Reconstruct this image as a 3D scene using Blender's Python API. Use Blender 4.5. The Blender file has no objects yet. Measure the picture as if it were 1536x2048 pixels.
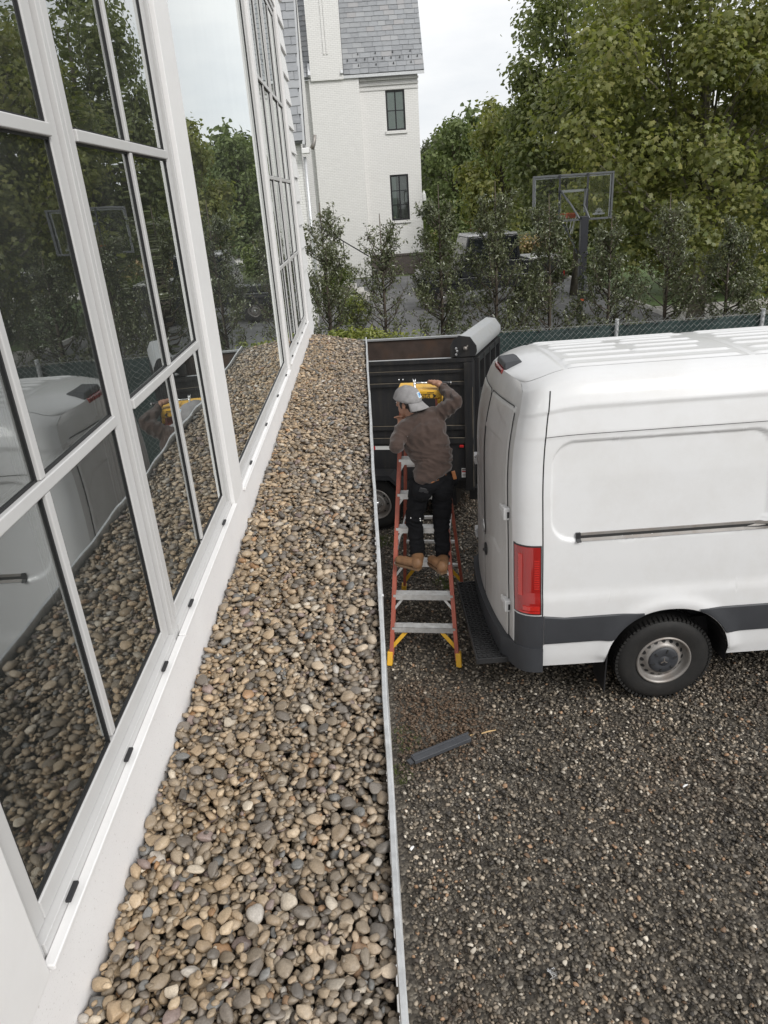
import bpy, bmesh, math, random
import numpy as np
from mathutils import Vector, Matrix, noise as mnoise
random.seed(7); rng = np.random.default_rng(11)
sc = bpy.context.scene
C = sc.collection
pi = math.pi

# ------------------------------------------------------------------ camera
CAMH = 3.95
FPX = 1423.16
R = np.array([[0.9974219277498618, -0.033053035670848066, -0.06369454353938908],
              [-0.07162974748954197, -0.40512811198706733, -0.9114496103199445],
              [0.004321726314094943, 0.9136622514423675, -0.4064512430426683]])
def ray(x, y): return R.T @ np.array([(x-768)/FPX, (y-1024)/FPX, 1.0])
def P(x, y, Y):            # photo pixel on the vertical plane at distance Y
    v = ray(x, y); t = v*(Y/v[1]); return Vector((t[0], t[1], t[2]+CAMH))
def G(x, y, z=0.0):        # photo pixel on a horizontal plane
    v = ray(x, y); t = v*((z-CAMH)/v[2]); return Vector((t[0], t[1], t[2]+CAMH))
cam = bpy.data.objects.new('camera', bpy.data.cameras.new('camera')); C.objects.link(cam)
cam.matrix_world = Matrix(((R[0][0], -R[1][0], -R[2][0], 0), (R[0][1], -R[1][1], -R[2][1], 0),
                           (R[0][2], -R[1][2], -R[2][2], CAMH), (0, 0, 0, 1)))
cam.data.sensor_fit = 'VERTICAL'; cam.data.sensor_height = 36.0
cam.data.lens = FPX/2048*36.0
cam.data.clip_start = 0.05; cam.data.clip_end = 2000
sc.camera = cam

# ------------------------------------------------------------------ sky and sun
SUN_DIR = Vector((0.62, -0.72, 0.80)).normalized()
W = bpy.data.worlds.new('World'); sc.world = W; W.use_nodes = True
nt = W.node_tree; nt.nodes.clear()
def wn(t, **k):
    n = nt.nodes.new(t)
    for a, b in k.items(): setattr(n, a, b)
    return n
sky = wn('ShaderNodeTexSky', sky_type='NISHITA', sun_disc=False)
sky.sun_elevation = math.asin(SUN_DIR.z); sky.sun_rotation = math.atan2(SUN_DIR.x, SUN_DIR.y)
bg1 = wn('ShaderNodeBackground'); bg1.inputs[1].default_value = 0.10
nt.links.new(sky.outputs[0], bg1.inputs[0])
tc = wn('ShaderNodeTexCoord'); mp = wn('ShaderNodeMapping'); mp.inputs['Scale'].default_value = (1.0, 1.0, 3.2)
nt.links.new(tc.outputs['Generated'], mp.inputs[0])
no = wn('ShaderNodeTexNoise'); no.inputs['Scale'].default_value = 2.6; no.inputs['Detail'].default_value = 7; no.inputs['Roughness'].default_value = .55
nt.links.new(mp.outputs[0], no.inputs['Vector'])
cr = wn('ShaderNodeValToRGB'); cr.color_ramp.elements[0].position = .34; cr.color_ramp.elements[0].color = (.70, .725, .755, 1)
cr.color_ramp.elements[1].position = .62; cr.color_ramp.elements[1].color = (.90, .90, .90, 1)
nt.links.new(no.outputs[0], cr.inputs[0])
bg2 = wn('ShaderNodeBackground'); bg2.inputs[1].default_value = 0.98
nt.links.new(cr.outputs[0], bg2.inputs[0])
mx = wn('ShaderNodeMixShader'); mx.inputs[0].default_value = .95
nt.links.new(bg1.outputs[0], mx.inputs[1]); nt.links.new(bg2.outputs[0], mx.inputs[2])
wo = wn('ShaderNodeOutputWorld'); nt.links.new(mx.outputs[0], wo.inputs[0])
sd = bpy.data.lights.new('sun', 'SUN'); sd.energy = 2.1; sd.angle = math.radians(24); sd.color = (1, .98, .945)
so = bpy.data.objects.new('sun', sd); C.objects.link(so)
so.rotation_euler = SUN_DIR.to_track_quat('Z', 'Y').to_euler(); so.location = (10, -10, 20)
sc.view_settings.view_transform = 'Standard'; sc.view_settings.look = 'None'
sc.view_settings.exposure = 0.30; sc.view_settings.gamma = 1.0; sc.view_settings.use_curve_mapping = False
sc.render.engine = 'CYCLES'
sc.cycles.max_bounces = 8; sc.cycles.transparent_max_bounces = 24; sc.cycles.glossy_bounces = 4; sc.cycles.diffuse_bounces = 3
sc.cycles.caustics_reflective = False; sc.cycles.caustics_refractive = False
sc.cycles.use_denoising = True

# ------------------------------------------------------------------ helpers
WM = {}
def setp(o, label=None, cat=None, group=None, kind=None):
    if label: o['label'] = label
    if cat: o['category'] = cat
    if group: o['group'] = group
    if kind: o['kind'] = kind
    return o
def thing(name, label, cat, loc=(0, 0, 0), rz=0.0, group=None):
    o = bpy.data.objects.new(name, None); C.objects.link(o)
    o.location = loc; o.rotation_euler = (0, 0, rz); o.empty_display_size = .1
    WM[o] = Matrix.Translation(Vector(loc)) @ Matrix.Rotation(rz, 4, 'Z')
    return setp(o, label, cat, group)
def link(name, me, mat, parent=None, local=False):
    o = bpy.data.objects.new(name, me); C.objects.link(o)
    if mat is not None and len(me.materials) == 0: me.materials.append(mat)
    if parent is not None:
        o.parent = parent
        if local: WM[o] = WM[parent]
        else:
            o.matrix_parent_inverse = WM[parent].inverted(); WM[o] = Matrix.Identity(4)
    else: WM[o] = Matrix.Identity(4)
    return o
def bulkmesh(name, v, f, smooth=False):
    v = np.asarray(v, np.float32); f = np.asarray(f, np.int32)
    me = bpy.data.meshes.new(name); k = f.shape[1]
    me.vertices.add(len(v)); me.vertices.foreach_set('co', v.ravel())
    me.loops.add(f.size); me.loops.foreach_set('vertex_index', f.ravel())
    me.polygons.add(len(f)); me.polygons.foreach_set('loop_start', np.arange(0, f.size, k, dtype=np.int32))
    me.polygons.foreach_set('loop_total', np.full(len(f), k, np.int32))
    if smooth: me.polygons.foreach_set('use_smooth', np.ones(len(f), bool))
    me.update(calc_edges=True); return me
class MB:
    def __init__(s): s.v = []; s.f = []
    def add(s, v, f):
        o = len(s.v); s.v += [tuple(a) for a in v]; s.f += [tuple(i+o for i in q) for q in f]; return s
    def box(s, a, b, M=None):
        x0, y0, z0 = a; x1, y1, z1 = b
        v = [Vector(q) for q in ((x0,y0,z0),(x1,y0,z0),(x1,y1,z0),(x0,y1,z0),(x0,y0,z1),(x1,y0,z1),(x1,y1,z1),(x0,y1,z1))]
        if M is not None: v = [M @ q for q in v]
        return s.add(v, [(0,3,2,1),(4,5,6,7),(0,1,5,4),(1,2,6,5),(2,3,7,6),(3,0,4,7)])
    def bar(s, p, q, w, h, up=(0, 0, 1)):
        p = Vector(p); q = Vector(q); d = (q-p); L = d.length; d.normalize()
        u = Vector(up); sx = d.cross(u)
        if sx.length < 1e-5: sx = d.cross(Vector((1, 0, 0)))
        sx.normalize(); u = sx.cross(d)
        M = Matrix((sx, d, u)).transposed().to_4x4(); M.translation = p
        return s.box((-w/2, 0, -h/2), (w/2, L, h/2), M)
    def tube(s, pts, r, n=8, cap=True):
        pts = [Vector(q) for q in pts]; m = len(pts)
        rs = r if hasattr(r, '__len__') else [r]*m
        vs = []; prev = None
        for i, q in enumerate(pts):
            d = (pts[min(i+1, m-1)]-pts[max(i-1, 0)]).normalized()
            if prev is None:
                a = d.cross(Vector((0, 0, 1)))
                if a.length < 1e-3: a = d.cross(Vector((1, 0, 0)))
            else: a = prev - d*prev.dot(d)
            a.normalize(); b = d.cross(a); prev = a
            for k in range(n):
                t = 2*pi*k/n; vs.append(q+(a*math.cos(t)+b*math.sin(t))*rs[i])
        fs = [(i*n+k, i*n+(k+1) % n, (i+1)*n+(k+1) % n, (i+1)*n+k) for i in range(m-1) for k in range(n)]
        if cap: fs += [tuple(range(n-1, -1, -1)), tuple((m-1)*n+k for k in range(n))]
        return s.add(vs, fs)
    def lathe(s, prof, M, n=32, closed=False):   # prof: (radius, height) about local z
        vs = []; m = len(prof)
        for r, h in prof:
            for k in range(n):
                t = 2*pi*k/n; vs.append(M @ Vector((r*math.cos(t), r*math.sin(t), h)))
        mm = m if closed else m-1
        fs = [(i*n+k, i*n+(k+1) % n, ((i+1) % m)*n+(k+1) % n, ((i+1) % m)*n+k) for i in range(mm) for k in range(n)]
        return s.add(vs, fs)
    def prism(s, poly, M, t):   # polygon in local xy extruded 0..t in local z
        n = len(poly)
        vs = [M @ Vector((a, b, 0)) for a, b in poly]+[M @ Vector((a, b, t)) for a, b in poly]
        fs = [tuple(range(n-1, -1, -1)), tuple(range(n, 2*n))]+[(k, (k+1) % n, n+(k+1) % n, n+k) for k in range(n)]
        return s.add(vs, fs)
    def grid(s, fn, us, vs):
        nu, nv = len(us), len(vs)
        return s.add([fn(u, v) for u in us for v in vs],
                     [(i*nv+j, (i+1)*nv+j, (i+1)*nv+j+1, i*nv+j+1) for i in range(nu-1) for j in range(nv-1)])
    def cap(s, p, q, r1, r2, n=14):  # capsule with two radii
        p = Vector(p); q = Vector(q); d = q-p; L = d.length
        if L < 1e-6: d = Vector((0, 0, 1))
        d.normalize(); M = d.to_track_quat('Z', 'Y').to_matrix().to_4x4(); M.translation = p
        pr = [(max(r1*math.cos(a), 1e-4), r1*math.sin(a)) for a in np.linspace(-pi/2, 0, 6)]
        pr += [(max(r2*math.cos(a), 1e-4), L+r2*math.sin(a)) for a in np.linspace(0, pi/2, 6)]
        return s.lathe(pr, M, n)
    def ell(s, c, r, M=None, n=16):
        M4 = Matrix.Translation(Vector(c)) @ (M.to_4x4() if M is not None else Matrix.Identity(4)) @ Matrix.Diagonal((*r, 1))
        return s.lathe([(max(math.cos(a), 1e-4), math.sin(a)) for a in np.linspace(-pi/2, pi/2, 11)], M4, n)
    def obj(s, name, mat, parent=None, smooth=False, bevel=0.0, local=False, seg=2, auto=None):
        me = bpy.data.meshes.new(name); me.from_pydata(s.v, [], s.f); me.update()
        if smooth: me.polygons.foreach_set('use_smooth', np.ones(len(me.polygons), bool))
        o = link(name, me, mat, parent, local)
        if bevel:
            b = o.modifiers.new('bevel', 'BEVEL'); b.width = bevel; b.segments = seg; b.limit_method = 'ANGLE'; b.angle_limit = .6
            me.polygons.foreach_set('use_smooth', np.ones(len(me.polygons), bool))
            b.harden_normals = True
        if auto:
            try: me.set_sharp_from_angle(angle=auto)
            except Exception: pass
        return o
def copy_tree(o, parent=None):
    c = o.copy(); C.objects.link(c); c.parent = parent
    for ch in list(o.children): copy_tree(ch, c)
    return c
def T(x, y, z): return Matrix.Translation(Vector((x, y, z)))
def RX(a): return Matrix.Rotation(a, 4, 'X')
def RY(a): return Matrix.Rotation(a, 4, 'Y')
def RZ(a): return Matrix.Rotation(a, 4, 'Z')

# ------------------------------------------------------------------ materials
MATS = {}
class NT:
    def __init__(s, name):
        s.m = bpy.data.materials.new(name); s.m.use_nodes = True; s.t = s.m.node_tree
        s.b = s.t.nodes['Principled BSDF']; s.out = s.t.nodes['Material Output']
        s.co = s.n('ShaderNodeTexCoord')
    def n(s, t, **k):
        x = s.t.nodes.new(t)
        for a, b in k.items():
            if a.startswith('i_'): x.inputs[int(a[2:])].default_value = b
            else: setattr(x, a, b)
        return x
    def l(s, a, b): s.t.links.new(a, b)
    def noise(s, scale, detail=4, rough=.55, src='Object', vec=None, sc3=None):
        x = s.n('ShaderNodeTexNoise'); x.inputs['Scale'].default_value = scale; x.inputs['Detail'].default_value = detail; x.inputs['Roughness'].default_value = rough
        v = vec or s.co.outputs[src]
        if sc3:
            m = s.n('ShaderNodeMapping'); m.inputs['Scale'].default_value = sc3; s.l(v, m.inputs[0]); v = m.outputs[0]
        s.l(v, x.inputs['Vector']); return x
    def ramp(s, src, stops, const=False):
        r = s.n('ShaderNodeValToRGB'); e = r.color_ramp
        if const: e.interpolation = 'CONSTANT'
        while len(e.elements) < len(stops): e.elements.new(.5)
        for q, (p, c) in zip(e.elements, stops):
            q.position = p; q.color = (*c, 1) if len(c) == 3 else c
        s.l(src, r.inputs[0]); return r
    def mix(s, f, a, b, bt='MIX'):
        x = s.n('ShaderNodeMix', data_type='RGBA', blend_type=bt)
        for v, k in ((f, 0), (a, 6), (b, 7)):
            if hasattr(v, 'is_output') or hasattr(v, 'links'): s.l(v, x.inputs[k])
            elif k == 0: x.inputs[0].default_value = v
            else: x.inputs[k].default_value = (*v, 1)
        return x.outputs[2]
    def math(s, op, a, b=None, c=None):
        x = s.n('ShaderNodeMath', operation=op)
        for k, v in enumerate((a, b, c)):
            if v is None: continue
            if isinstance(v, (int, float)): x.inputs[k].default_value = v
            else: s.l(v, x.inputs[k])
        return x.outputs[0]
    def bump(s, h, st=.3, dist=.01):
        x = s.n('ShaderNodeBump'); x.inputs['Strength'].default_value = st; x.inputs['Distance'].default_value = dist
        s.l(h, x.inputs['Height']); s.l(x.outputs[0], s.b.inputs['Normal']); return x
    def set(s, **k):
        for a, b in k.items():
            i = s.b.inputs[a.replace('_', ' ')]
            if hasattr(b, 'is_output') or hasattr(b, 'links'): s.l(b, i)
            else: i.default_value = (*b, 1) if isinstance(b, tuple) and len(b) == 3 else b
        return s
def simple(name, col, rough=.5, metal=0.0, var=.12, scale=6.0, bump=0.0, bscale=60.0, coat=0.0, spec=.5, dirt=None, dscale=2.5, damt=.5):
    k = NT(name); n = k.noise(scale, 5, .6)
    lo = tuple(c*(1-var) for c in col); hi = tuple(min(1, c*(1+var)) for c in col)
    c = k.ramp(n.outputs[0], [(.3, lo), (.7, hi)]).outputs[0]
    if dirt:
        d = k.noise(dscale, 7, .7); f = k.ramp(d.outputs[0], [(.45, (0, 0, 0)), (.75, (damt,)*3)]).outputs[0]
        c = k.mix(f, c, dirt)
    k.set(Base_Color=c, Roughness=rough, Metallic=metal, Coat_Weight=coat)
    k.b.inputs['Specular IOR Level'].default_value = spec
    if bump:
        b = k.noise(bscale, 4, .6); k.bump(b.outputs[0], bump, .004)
    MATS[name] = k.m; return k.m
M_trim = simple('white_trim_paint', (.80, .79, .785), .45, var=.03, scale=3, bump=.06, bscale=90, dirt=(.55, .53, .50), dscale=14, damt=.10)
def band_mat():
    k = NT('speckled_white_band'); n = k.noise(160, 2, .5); n2 = k.noise(420, 2, .5); b = k.noise(5, 5, .6)
    f = k.ramp(n.outputs[0], [(.66, (0,)*3), (.72, (.55,)*3)]).outputs[0]; f2 = k.ramp(n2.outputs[0], [(.64, (0,)*3), (.70, (.35,)*3)]).outputs[0]
    c = k.ramp(b.outputs[0], [(.3, (.80, .785, .785)), (.7, (.85, .84, .84))]).outputs[0]
    c = k.mix(f, c, (.42, .38, .35)); c = k.mix(f2, c, (.55, .52, .50)); k.set(Base_Color=c, Roughness=.55); k.bump(n2.outputs[0], .1, .002); return k.m
M_band = band_mat()
M_alu = simple('window_frame_paint', (.55, .545, .54), .35, var=.03, scale=4, dirt=(.42, .41, .39), dscale=9, damt=.12)
M_gasket = simple('black_gasket', (.012, .012, .013), .55)
M_black = simple('black_plastic', (.018, .018, .02), .45, var=.2)
M_siding = simple('white_siding', (.79, .785, .78), .5, var=.03, scale=5, bump=.05, bscale=40)
M_int = simple('interior_paint', (.30, .29, .27), .8, var=.05)
M_intfloor = simple('interior_floor', (.16, .10, .06), .4, var=.25, scale=3)
M_curtain = simple('curtain_cloth', (.62, .62, .61), .9, var=.06)
M_galv = simple('galvanised_metal', (.64, .65, .66), .45, .45, var=.16, scale=30, dirt=(.40, .40, .40), dscale=18, damt=.5)
M_vwhite = simple('van_white_paint', (.665, .665, .668), .30, var=.015, scale=2, coat=.25, dirt=(.50, .475, .44), dscale=2.2, damt=.30)
def rear_mat():  # van white darkened to hold the rear's shade, plus dust streaks and pale specks
    k = NT('van_shaded_dusty_rear_paint'); n = k.noise(2.5, 6, .65, sc3=(1, 1, .5)); sp = k.noise(150, 2, .5); st = k.noise(9, 4, .6, sc3=(1, 1, .12))
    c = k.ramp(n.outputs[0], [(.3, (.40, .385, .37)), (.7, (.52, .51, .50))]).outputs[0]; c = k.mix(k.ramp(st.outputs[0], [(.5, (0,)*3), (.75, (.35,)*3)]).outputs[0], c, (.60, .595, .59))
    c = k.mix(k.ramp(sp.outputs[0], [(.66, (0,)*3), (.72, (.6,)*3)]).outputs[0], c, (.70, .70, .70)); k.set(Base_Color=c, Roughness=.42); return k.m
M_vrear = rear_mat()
M_vdark = simple('van_dark_plastic', (.035, .037, .042), .55, var=.1, bump=.1, bscale=300)
M_seam = simple('panel_gap', (.02, .02, .02), .7)
M_tyre = simple('tyre_rubber', (.012, .0115, .011), .72, var=.25, scale=14, bump=.25, bscale=70, dirt=(.035, .03, .026), dscale=8, damt=.35)
M_rim = simple('painted_steel_rim', (.27, .255, .24), .45, .4, var=.12, scale=12, dirt=(.22, .16, .12), dscale=7, damt=.6)
M_chrome = simple('brushed_metal', (.66, .66, .66), .28, .9, var=.08, scale=20)
M_alstep = simple('aluminium_tread', (.66, .66, .65), .42, .65, var=.1, scale=24, dirt=(.36, .33, .30), dscale=14, damt=.5)
M_orange = simple('orange_fibreglass', (.38, .10, .065), .5, var=.12, scale=10, dirt=(.22, .09, .07), dscale=9, damt=.5)
M_yellow = simple('yellow_plastic', (.74, .42, .035), .42, var=.06, scale=10, dirt=(.40, .25, .06), dscale=11, damt=.4)
M_rubber = simple('rubber_mat', (.02, .02, .021), .6, var=.2)
M_trail = simple('trailer_black_paint', (.016, .017, .019), .42, var=.3, scale=3, bump=.12, bscale=30, dirt=(.085, .068, .045), dscale=2.2, damt=.55)
def trailer_mat():
    k = NT('trailer_black_paint'); n = k.noise(3, 5, .6); st = k.noise(2.2, 7, .75, sc3=(5, 5, .45)); sp = k.noise(26, 5, .7)
    c = k.ramp(n.outputs[0], [(.3, (.012, .013, .015)), (.7, (.022, .022, .024))]).outputs[0]
    c = k.mix(k.ramp(st.outputs[0], [(.48, (0,)*3), (.76, (.45,)*3)]).outputs[0], c, (.075, .062, .044)); c = k.mix(k.ramp(sp.outputs[0], [(.66, (0,)*3), (.74, (.5,)*3)]).outputs[0], c, (.13, .12, .10))
    k.set(Base_Color=c, Roughness=.45); k.bump(sp.outputs[0], .15, .004); return k.m
M_trail = trailer_mat()
M_rust = simple('rusty_bed_steel', (.065, .046, .038), .7, var=.35, scale=5, bump=.2, bscale=25, dirt=(.10, .055, .032), dscale=4, damt=.8)
M_tarpalu = simple('tarp_housing_aluminium', (.44, .45, .46), .5, .35, var=.12, scale=5, dirt=(.28, .26, .23), dscale=5, damt=.6)
M_white = simple('white_paint', (.78, .78, .77), .5, var=.04)
M_red = simple('red_reflector', (.50, .02, .02), .35)
M_shirt = None
M_skin = simple('skin', (.30, .155, .10), .5, var=.08, scale=12, bump=.08, bscale=120)
M_hair = simple('dark_hair', (.012, .010, .009), .6, var=.3, scale=60, bump=.4, bscale=160)
M_denim = simple('black_denim', (.006, .0062, .0075), .95, var=.3, scale=12, bump=.3, bscale=60, spec=.2)
M_boot = simple('tan_boot_leather', (.19, .098, .045), .6, var=.18, scale=16, bump=.15, bscale=80)
M_sole = simple('boot_sole', (.16, .095, .05), .7)
M_belt = simple('tan_belt_leather', (.36, .14, .05), .5)
M_cap = simple('grey_cap_cloth', (.25, .243, .245), .95, var=.14, scale=26, bump=.35, bscale=160, dirt=(.30, .29, .28), dscale=12, damt=.25)
M_blue = simple('blue_patch', (.05, .17, .42), .7)
M_lblue = simple('light_blue_patch', (.20, .48, .74), .7)
M_plank = simple('slate_grey_plastic_board', (.055, .058, .065), .55, var=.12, scale=8, bump=.15, bscale=50)
M_twig = simple('dry_straw', (.52, .36, .18), .8)
M_bark = simple('bark', (.075, .06, .045), .9, var=.35, scale=12, bump=.6, bscale=24)
M_barkp = simple('plane_bark', (.16, .145, .11), .85, var=.4, scale=5, bump=.4, bscale=20)
M_asphalt = simple('asphalt', (.17, .168, .168), .8, var=.18, scale=1.2, bump=.3, bscale=120, dirt=(.07, .069, .07), dscale=.4, damt=.7)
M_conc = simple('pale_concrete', (.50, .48, .45), .8, var=.12, scale=2, bump=.2, bscale=60)
M_lawn = simple('lawn_turf', (.075, .115, .03), .9, var=.35, scale=3, bump=.5, bscale=60)
M_field = simple('meadow', (.08, .10, .035), .9, var=.4, scale=.5)
M_wire = simple('galvanised_wire', (.30, .31, .30), .45, .5, var=.15, scale=20)
M_slate = None
M_carblack = simple('car_black_paint', (.02, .021, .023), .22, var=.1, coat=.6)
M_hoop = simple('hoop_dark_steel', (.018, .019, .024), .45, var=.1)
M_hoopg = simple('hoop_grey_frame', (.10, .105, .11), .45, .3)
M_orangerim = simple('orange_rim', (.45, .09, .03), .5)

def mk_glass(name, power=2.0, tint=(.80, .84, .82), wav=.02, wscale=1.6, dust=.085):
    k = NT(name); k.t.nodes.remove(k.b)
    fr = k.n('ShaderNodeFresnel'); fr.inputs[0].default_value = 1.5
    inv = k.math('SUBTRACT', 1.0, fr.outputs[0]); pw = k.math('POWER', inv, power); f = k.math('SUBTRACT', 1.0, pw)
    tr = k.n('ShaderNodeBsdfTransparent'); tr.inputs[0].default_value = (*tint, 1)
    gl = k.n('ShaderNodeBsdfGlossy'); gl.inputs['Roughness'].default_value = 0.0; gl.inputs[0].default_value = (.94, .97, .96, 1)
    n1 = k.noise(wscale, 2, .4, sc3=(1, 1, .6)); n2 = k.noise(140, 2, .5)
    h = k.math('MULTIPLY_ADD', n2.outputs[0], .0004, n1.outputs[0])
    b = k.n('ShaderNodeBump'); b.inputs['Strength'].default_value = wav; b.inputs['Distance'].default_value = .1
    k.l(h, b.inputs['Height']); k.l(b.outputs[0], gl.inputs['Normal'])
    mx = k.n('ShaderNodeMixShader'); k.l(f, mx.inputs[0]); k.l(tr.outputs[0], mx.inputs[1]); k.l(gl.outputs[0], mx.inputs[2])
    if dust:
        df = k.n('ShaderNodeBsdfDiffuse'); df.inputs[0].default_value = (.55, .56, .54, 1); dn = k.noise(3.5, 6, .65, sc3=(1, 1, .35)); dfac = k.math('MULTIPLY', k.math('POWER', dn.outputs[0], 1.6), dust)
        m2 = k.n('ShaderNodeMixShader'); k.l(dfac, m2.inputs[0]); k.l(mx.outputs[0], m2.inputs[1]); k.l(df.outputs[0], m2.inputs[2]); mx = m2
    k.l(mx.outputs[0], k.out.inputs[0]); return k.m
M_glass = mk_glass('window_glass', 3.4, wav=.036)
M_glass3 = mk_glass('large_pane_glass', 4.0, (.70, .78, .75), .014, 1.0)
M_glassfar = mk_glass('far_window_glass', 1.5, (.86, .9, .88), .0)
M_clear = mk_glass('clear_acrylic', .15, (.97, .98, .975), .0, dust=0)

# random value per loose piece (joined meshes) and per object (single pieces)
def piece_random(k):
    g = k.n('ShaderNodeNewGeometry'); oi = k.n('ShaderNodeObjectInfo')
    s_ = k.math('ADD', g.outputs['Random Per Island'], oi.outputs['Random'])
    return k.math('FRACT', s_)
def stone_mat(name, stops, rough=.55, val=.35, bump=.25, bscale=90, patch=None, tint=False):
    k = NT(name); r = piece_random(k)
    c = k.ramp(r, stops, True).outputs[0]
    r2 = k.math('FRACT', k.math('MULTIPLY', r, 17.31))
    v = k.math('MULTIPLY_ADD', r2, 2*val, 1-val)
    ge = k.n('ShaderNodeNewGeometry'); n = k.noise(260, 5, .7, vec=ge.outputs['Position']); sp = k.math('MULTIPLY_ADD', n.outputs[0], 1.1, .45)
    v2 = k.math('MULTIPLY', v, sp)
    if patch:
        pn = k.noise(patch[0], 4, .6, vec=ge.outputs['Position']); v2 = k.math('MULTIPLY', v2, k.math('MULTIPLY_ADD', pn.outputs[0], patch[1], 1-patch[1]*.5))
    cc = k.n('ShaderNodeCombineColor'); k.l(v2, cc.inputs[0]); k.l(v2, cc.inputs[1]); k.l(v2, cc.inputs[2])
    c = k.mix(1.0, c, cc.outputs[0], 'MULTIPLY')
    if tint is False and patch:
        sx = k.n('ShaderNodeSeparateXYZ'); k.l(ge.outputs['Position'], sx.inputs[0]); gx = k.math('MULTIPLY_ADD', sx.outputs[0], 2.2, k.math('MULTIPLY_ADD', pn.outputs[0], 1.3, .35)); hs = k.n('ShaderNodeHueSaturation'); hs.inputs['Saturation'].default_value = .45; hs.inputs['Value'].default_value = .88; k.l(c, hs.inputs['Color'])
        c = k.mix(k.ramp(gx, [(.05, (0,)*3), (1.0, (.42,)*3)]).outputs[0], c, hs.outputs[0])
    if tint:
        vv = k.ramp(k.noise(.75, 5, .65, vec=ge.outputs['Position']).outputs[0], [(.36, (.62,)*3), (.50, (1.0,)*3), (.64, (1.0,)*3)]).outputs[0]; c = k.mix(1.0, c, vv, 'MULTIPLY'); c = k.mix(1.0, c, (1.20, 1.20, 1.20), 'MULTIPLY')
        tn = k.noise(.62, 4, .6, vec=ge.outputs['Position']); c = k.mix(k.ramp(tn.outputs[0], [(.53, (0,)*3), (.66, (.5,)*3)]).outputs[0], c, (.085, .052, .030))
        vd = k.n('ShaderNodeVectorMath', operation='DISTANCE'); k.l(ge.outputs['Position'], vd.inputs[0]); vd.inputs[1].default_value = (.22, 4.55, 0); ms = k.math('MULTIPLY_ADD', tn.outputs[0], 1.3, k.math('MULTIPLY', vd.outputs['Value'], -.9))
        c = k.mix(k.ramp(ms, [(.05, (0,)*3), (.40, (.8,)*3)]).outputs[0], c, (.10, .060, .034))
    k.set(Base_Color=c, Roughness=rough); b = k.noise(bscale, 5, .7, vec=ge.outputs['Position']); k.bump(b.outputs[0], bump, .003)
    return k.m
M_peb = stone_mat('river_pebble', [(0, (.37, .27, .17)), (.17, (.26, .205, .145)), (.33, (.33, .245, .155)), (.46, (.19, .16, .13)), (.56, (.43, .33, .22)),
    (.68, (.14, .12, .10)), (.75, (.29, .225, .155)), (.84, (.47, .40, .31)), (.885, (.175, .17, .16)), (.925, (.38, .22, .11)), (.95, (.22, .165, .145)), (.985, (.54, .49, .43))], .44, .30, .3, 300, patch=(2.0, .55))
M_chip = stone_mat('crushed_stone', [(0, (.080, .068, .053)), (.20, (.14, .117, .088)), (.38, (.045, .039, .033)), (.54, (.20, .165, .125)), (.68, (.09, .078, .064)),
    (.80, (.29, .245, .19)), (.90, (.40, .36, .30)), (.96, (.24, .15, .09))], .60, .45, .25, 90, patch=(.5, 1.5), tint=True)
def gravel_mat():
    k = NT('gravel_ground'); vo = k.n('ShaderNodeTexVoronoi'); vo.inputs['Scale'].default_value = 44; k.l(k.co.outputs['Object'], vo.inputs['Vector'])
    sep = k.n('ShaderNodeSeparateColor'); k.l(vo.outputs['Color'], sep.inputs[0])
    c = k.ramp(sep.outputs[0], [(0, (.028, .025, .021)), (.4, (.062, .053, .042)), (.75, (.105, .09, .07)), (.95, (.22, .195, .16))]).outputs[0]
    pn = k.noise(.9, 4, .55); c = k.mix(k.ramp(pn.outputs[0], [(.4, (0, 0, 0)), (.7, (.6, .6, .6))]).outputs[0], c, (.055, .045, .034))
    k.set(Base_Color=c, Roughness=.8); k.bump(k.math('SUBTRACT', 1.0, vo.outputs['Distance']), .9, .02); return k.m
M_gravel = gravel_mat()
M_bed = simple('dark_grit', (.09, .075, .06), .9, var=.4, scale=40, bump=.5, bscale=120)
def leaf_mat(name, stops, rough=.5, trans=.25, spec=.5):
    k = NT(name); r = piece_random(k); c = k.ramp(r, stops).outputs[0]
    n = k.noise(.55, 3, .5); c = k.mix(k.ramp(n.outputs[0], [(.35, (0, 0, 0)), (.7, (.55,)*3)]).outputs[0], c, stops[-1][1])
    k.set(Base_Color=c, Roughness=rough); k.b.inputs['Specular IOR Level'].default_value = spec
    tl = k.n('ShaderNodeBsdfTranslucent'); k.l(k.mix(1.0, c, (1.15, 1.25, .7), 'MULTIPLY'), tl.inputs[0])
    mx = k.n('ShaderNodeMixShader'); mx.inputs[0].default_value = trans
    k.l(k.b.outputs[0], mx.inputs[1]); k.l(tl.outputs[0], mx.inputs[2]); k.l(mx.outputs[0], k.out.inputs[0]); return k.m
M_lsyc = leaf_mat('plane_tree_leaf', [(0, (.11, .135, .046)), (.45, (.17, .195, .064)), (.8, (.23, .245, .082)), (1, (.27, .255, .082))], .45, .45)
M_lsyc2 = leaf_mat('plane_tree_leaf_dark', [(0, (.105, .132, .052)), (.5, (.15, .18, .068)), (1, (.195, .21, .08))], .45, .45)
M_lhol = leaf_mat('holly_leaf', [(0, (.055, .070, .030)), (.6, (.095, .112, .052)), (1, (.15, .16, .08))], .28, .2, .7)
M_lfar = leaf_mat('far_leaf', [(0, (.085, .12, .045)), (.5, (.12, .155, .058)), (1, (.16, .19, .075))], .7, .35)
M_lwil = leaf_mat('willow_leaf', [(0, (.075, .095, .045)), (.5, (.105, .125, .06)), (1, (.14, .155, .08))], .7, .3)
M_lyel = leaf_mat('laurel_leaf', [(0, (.08, .12, .022)), (.5, (.15, .19, .035)), (1, (.30, .31, .075))], .45, .35)
M_lbush = leaf_mat('bush_leaf', [(0, (.06, .10, .02)), (.6, (.11, .15, .035)), (1, (.17, .19, .05))], .6, .3)
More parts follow.
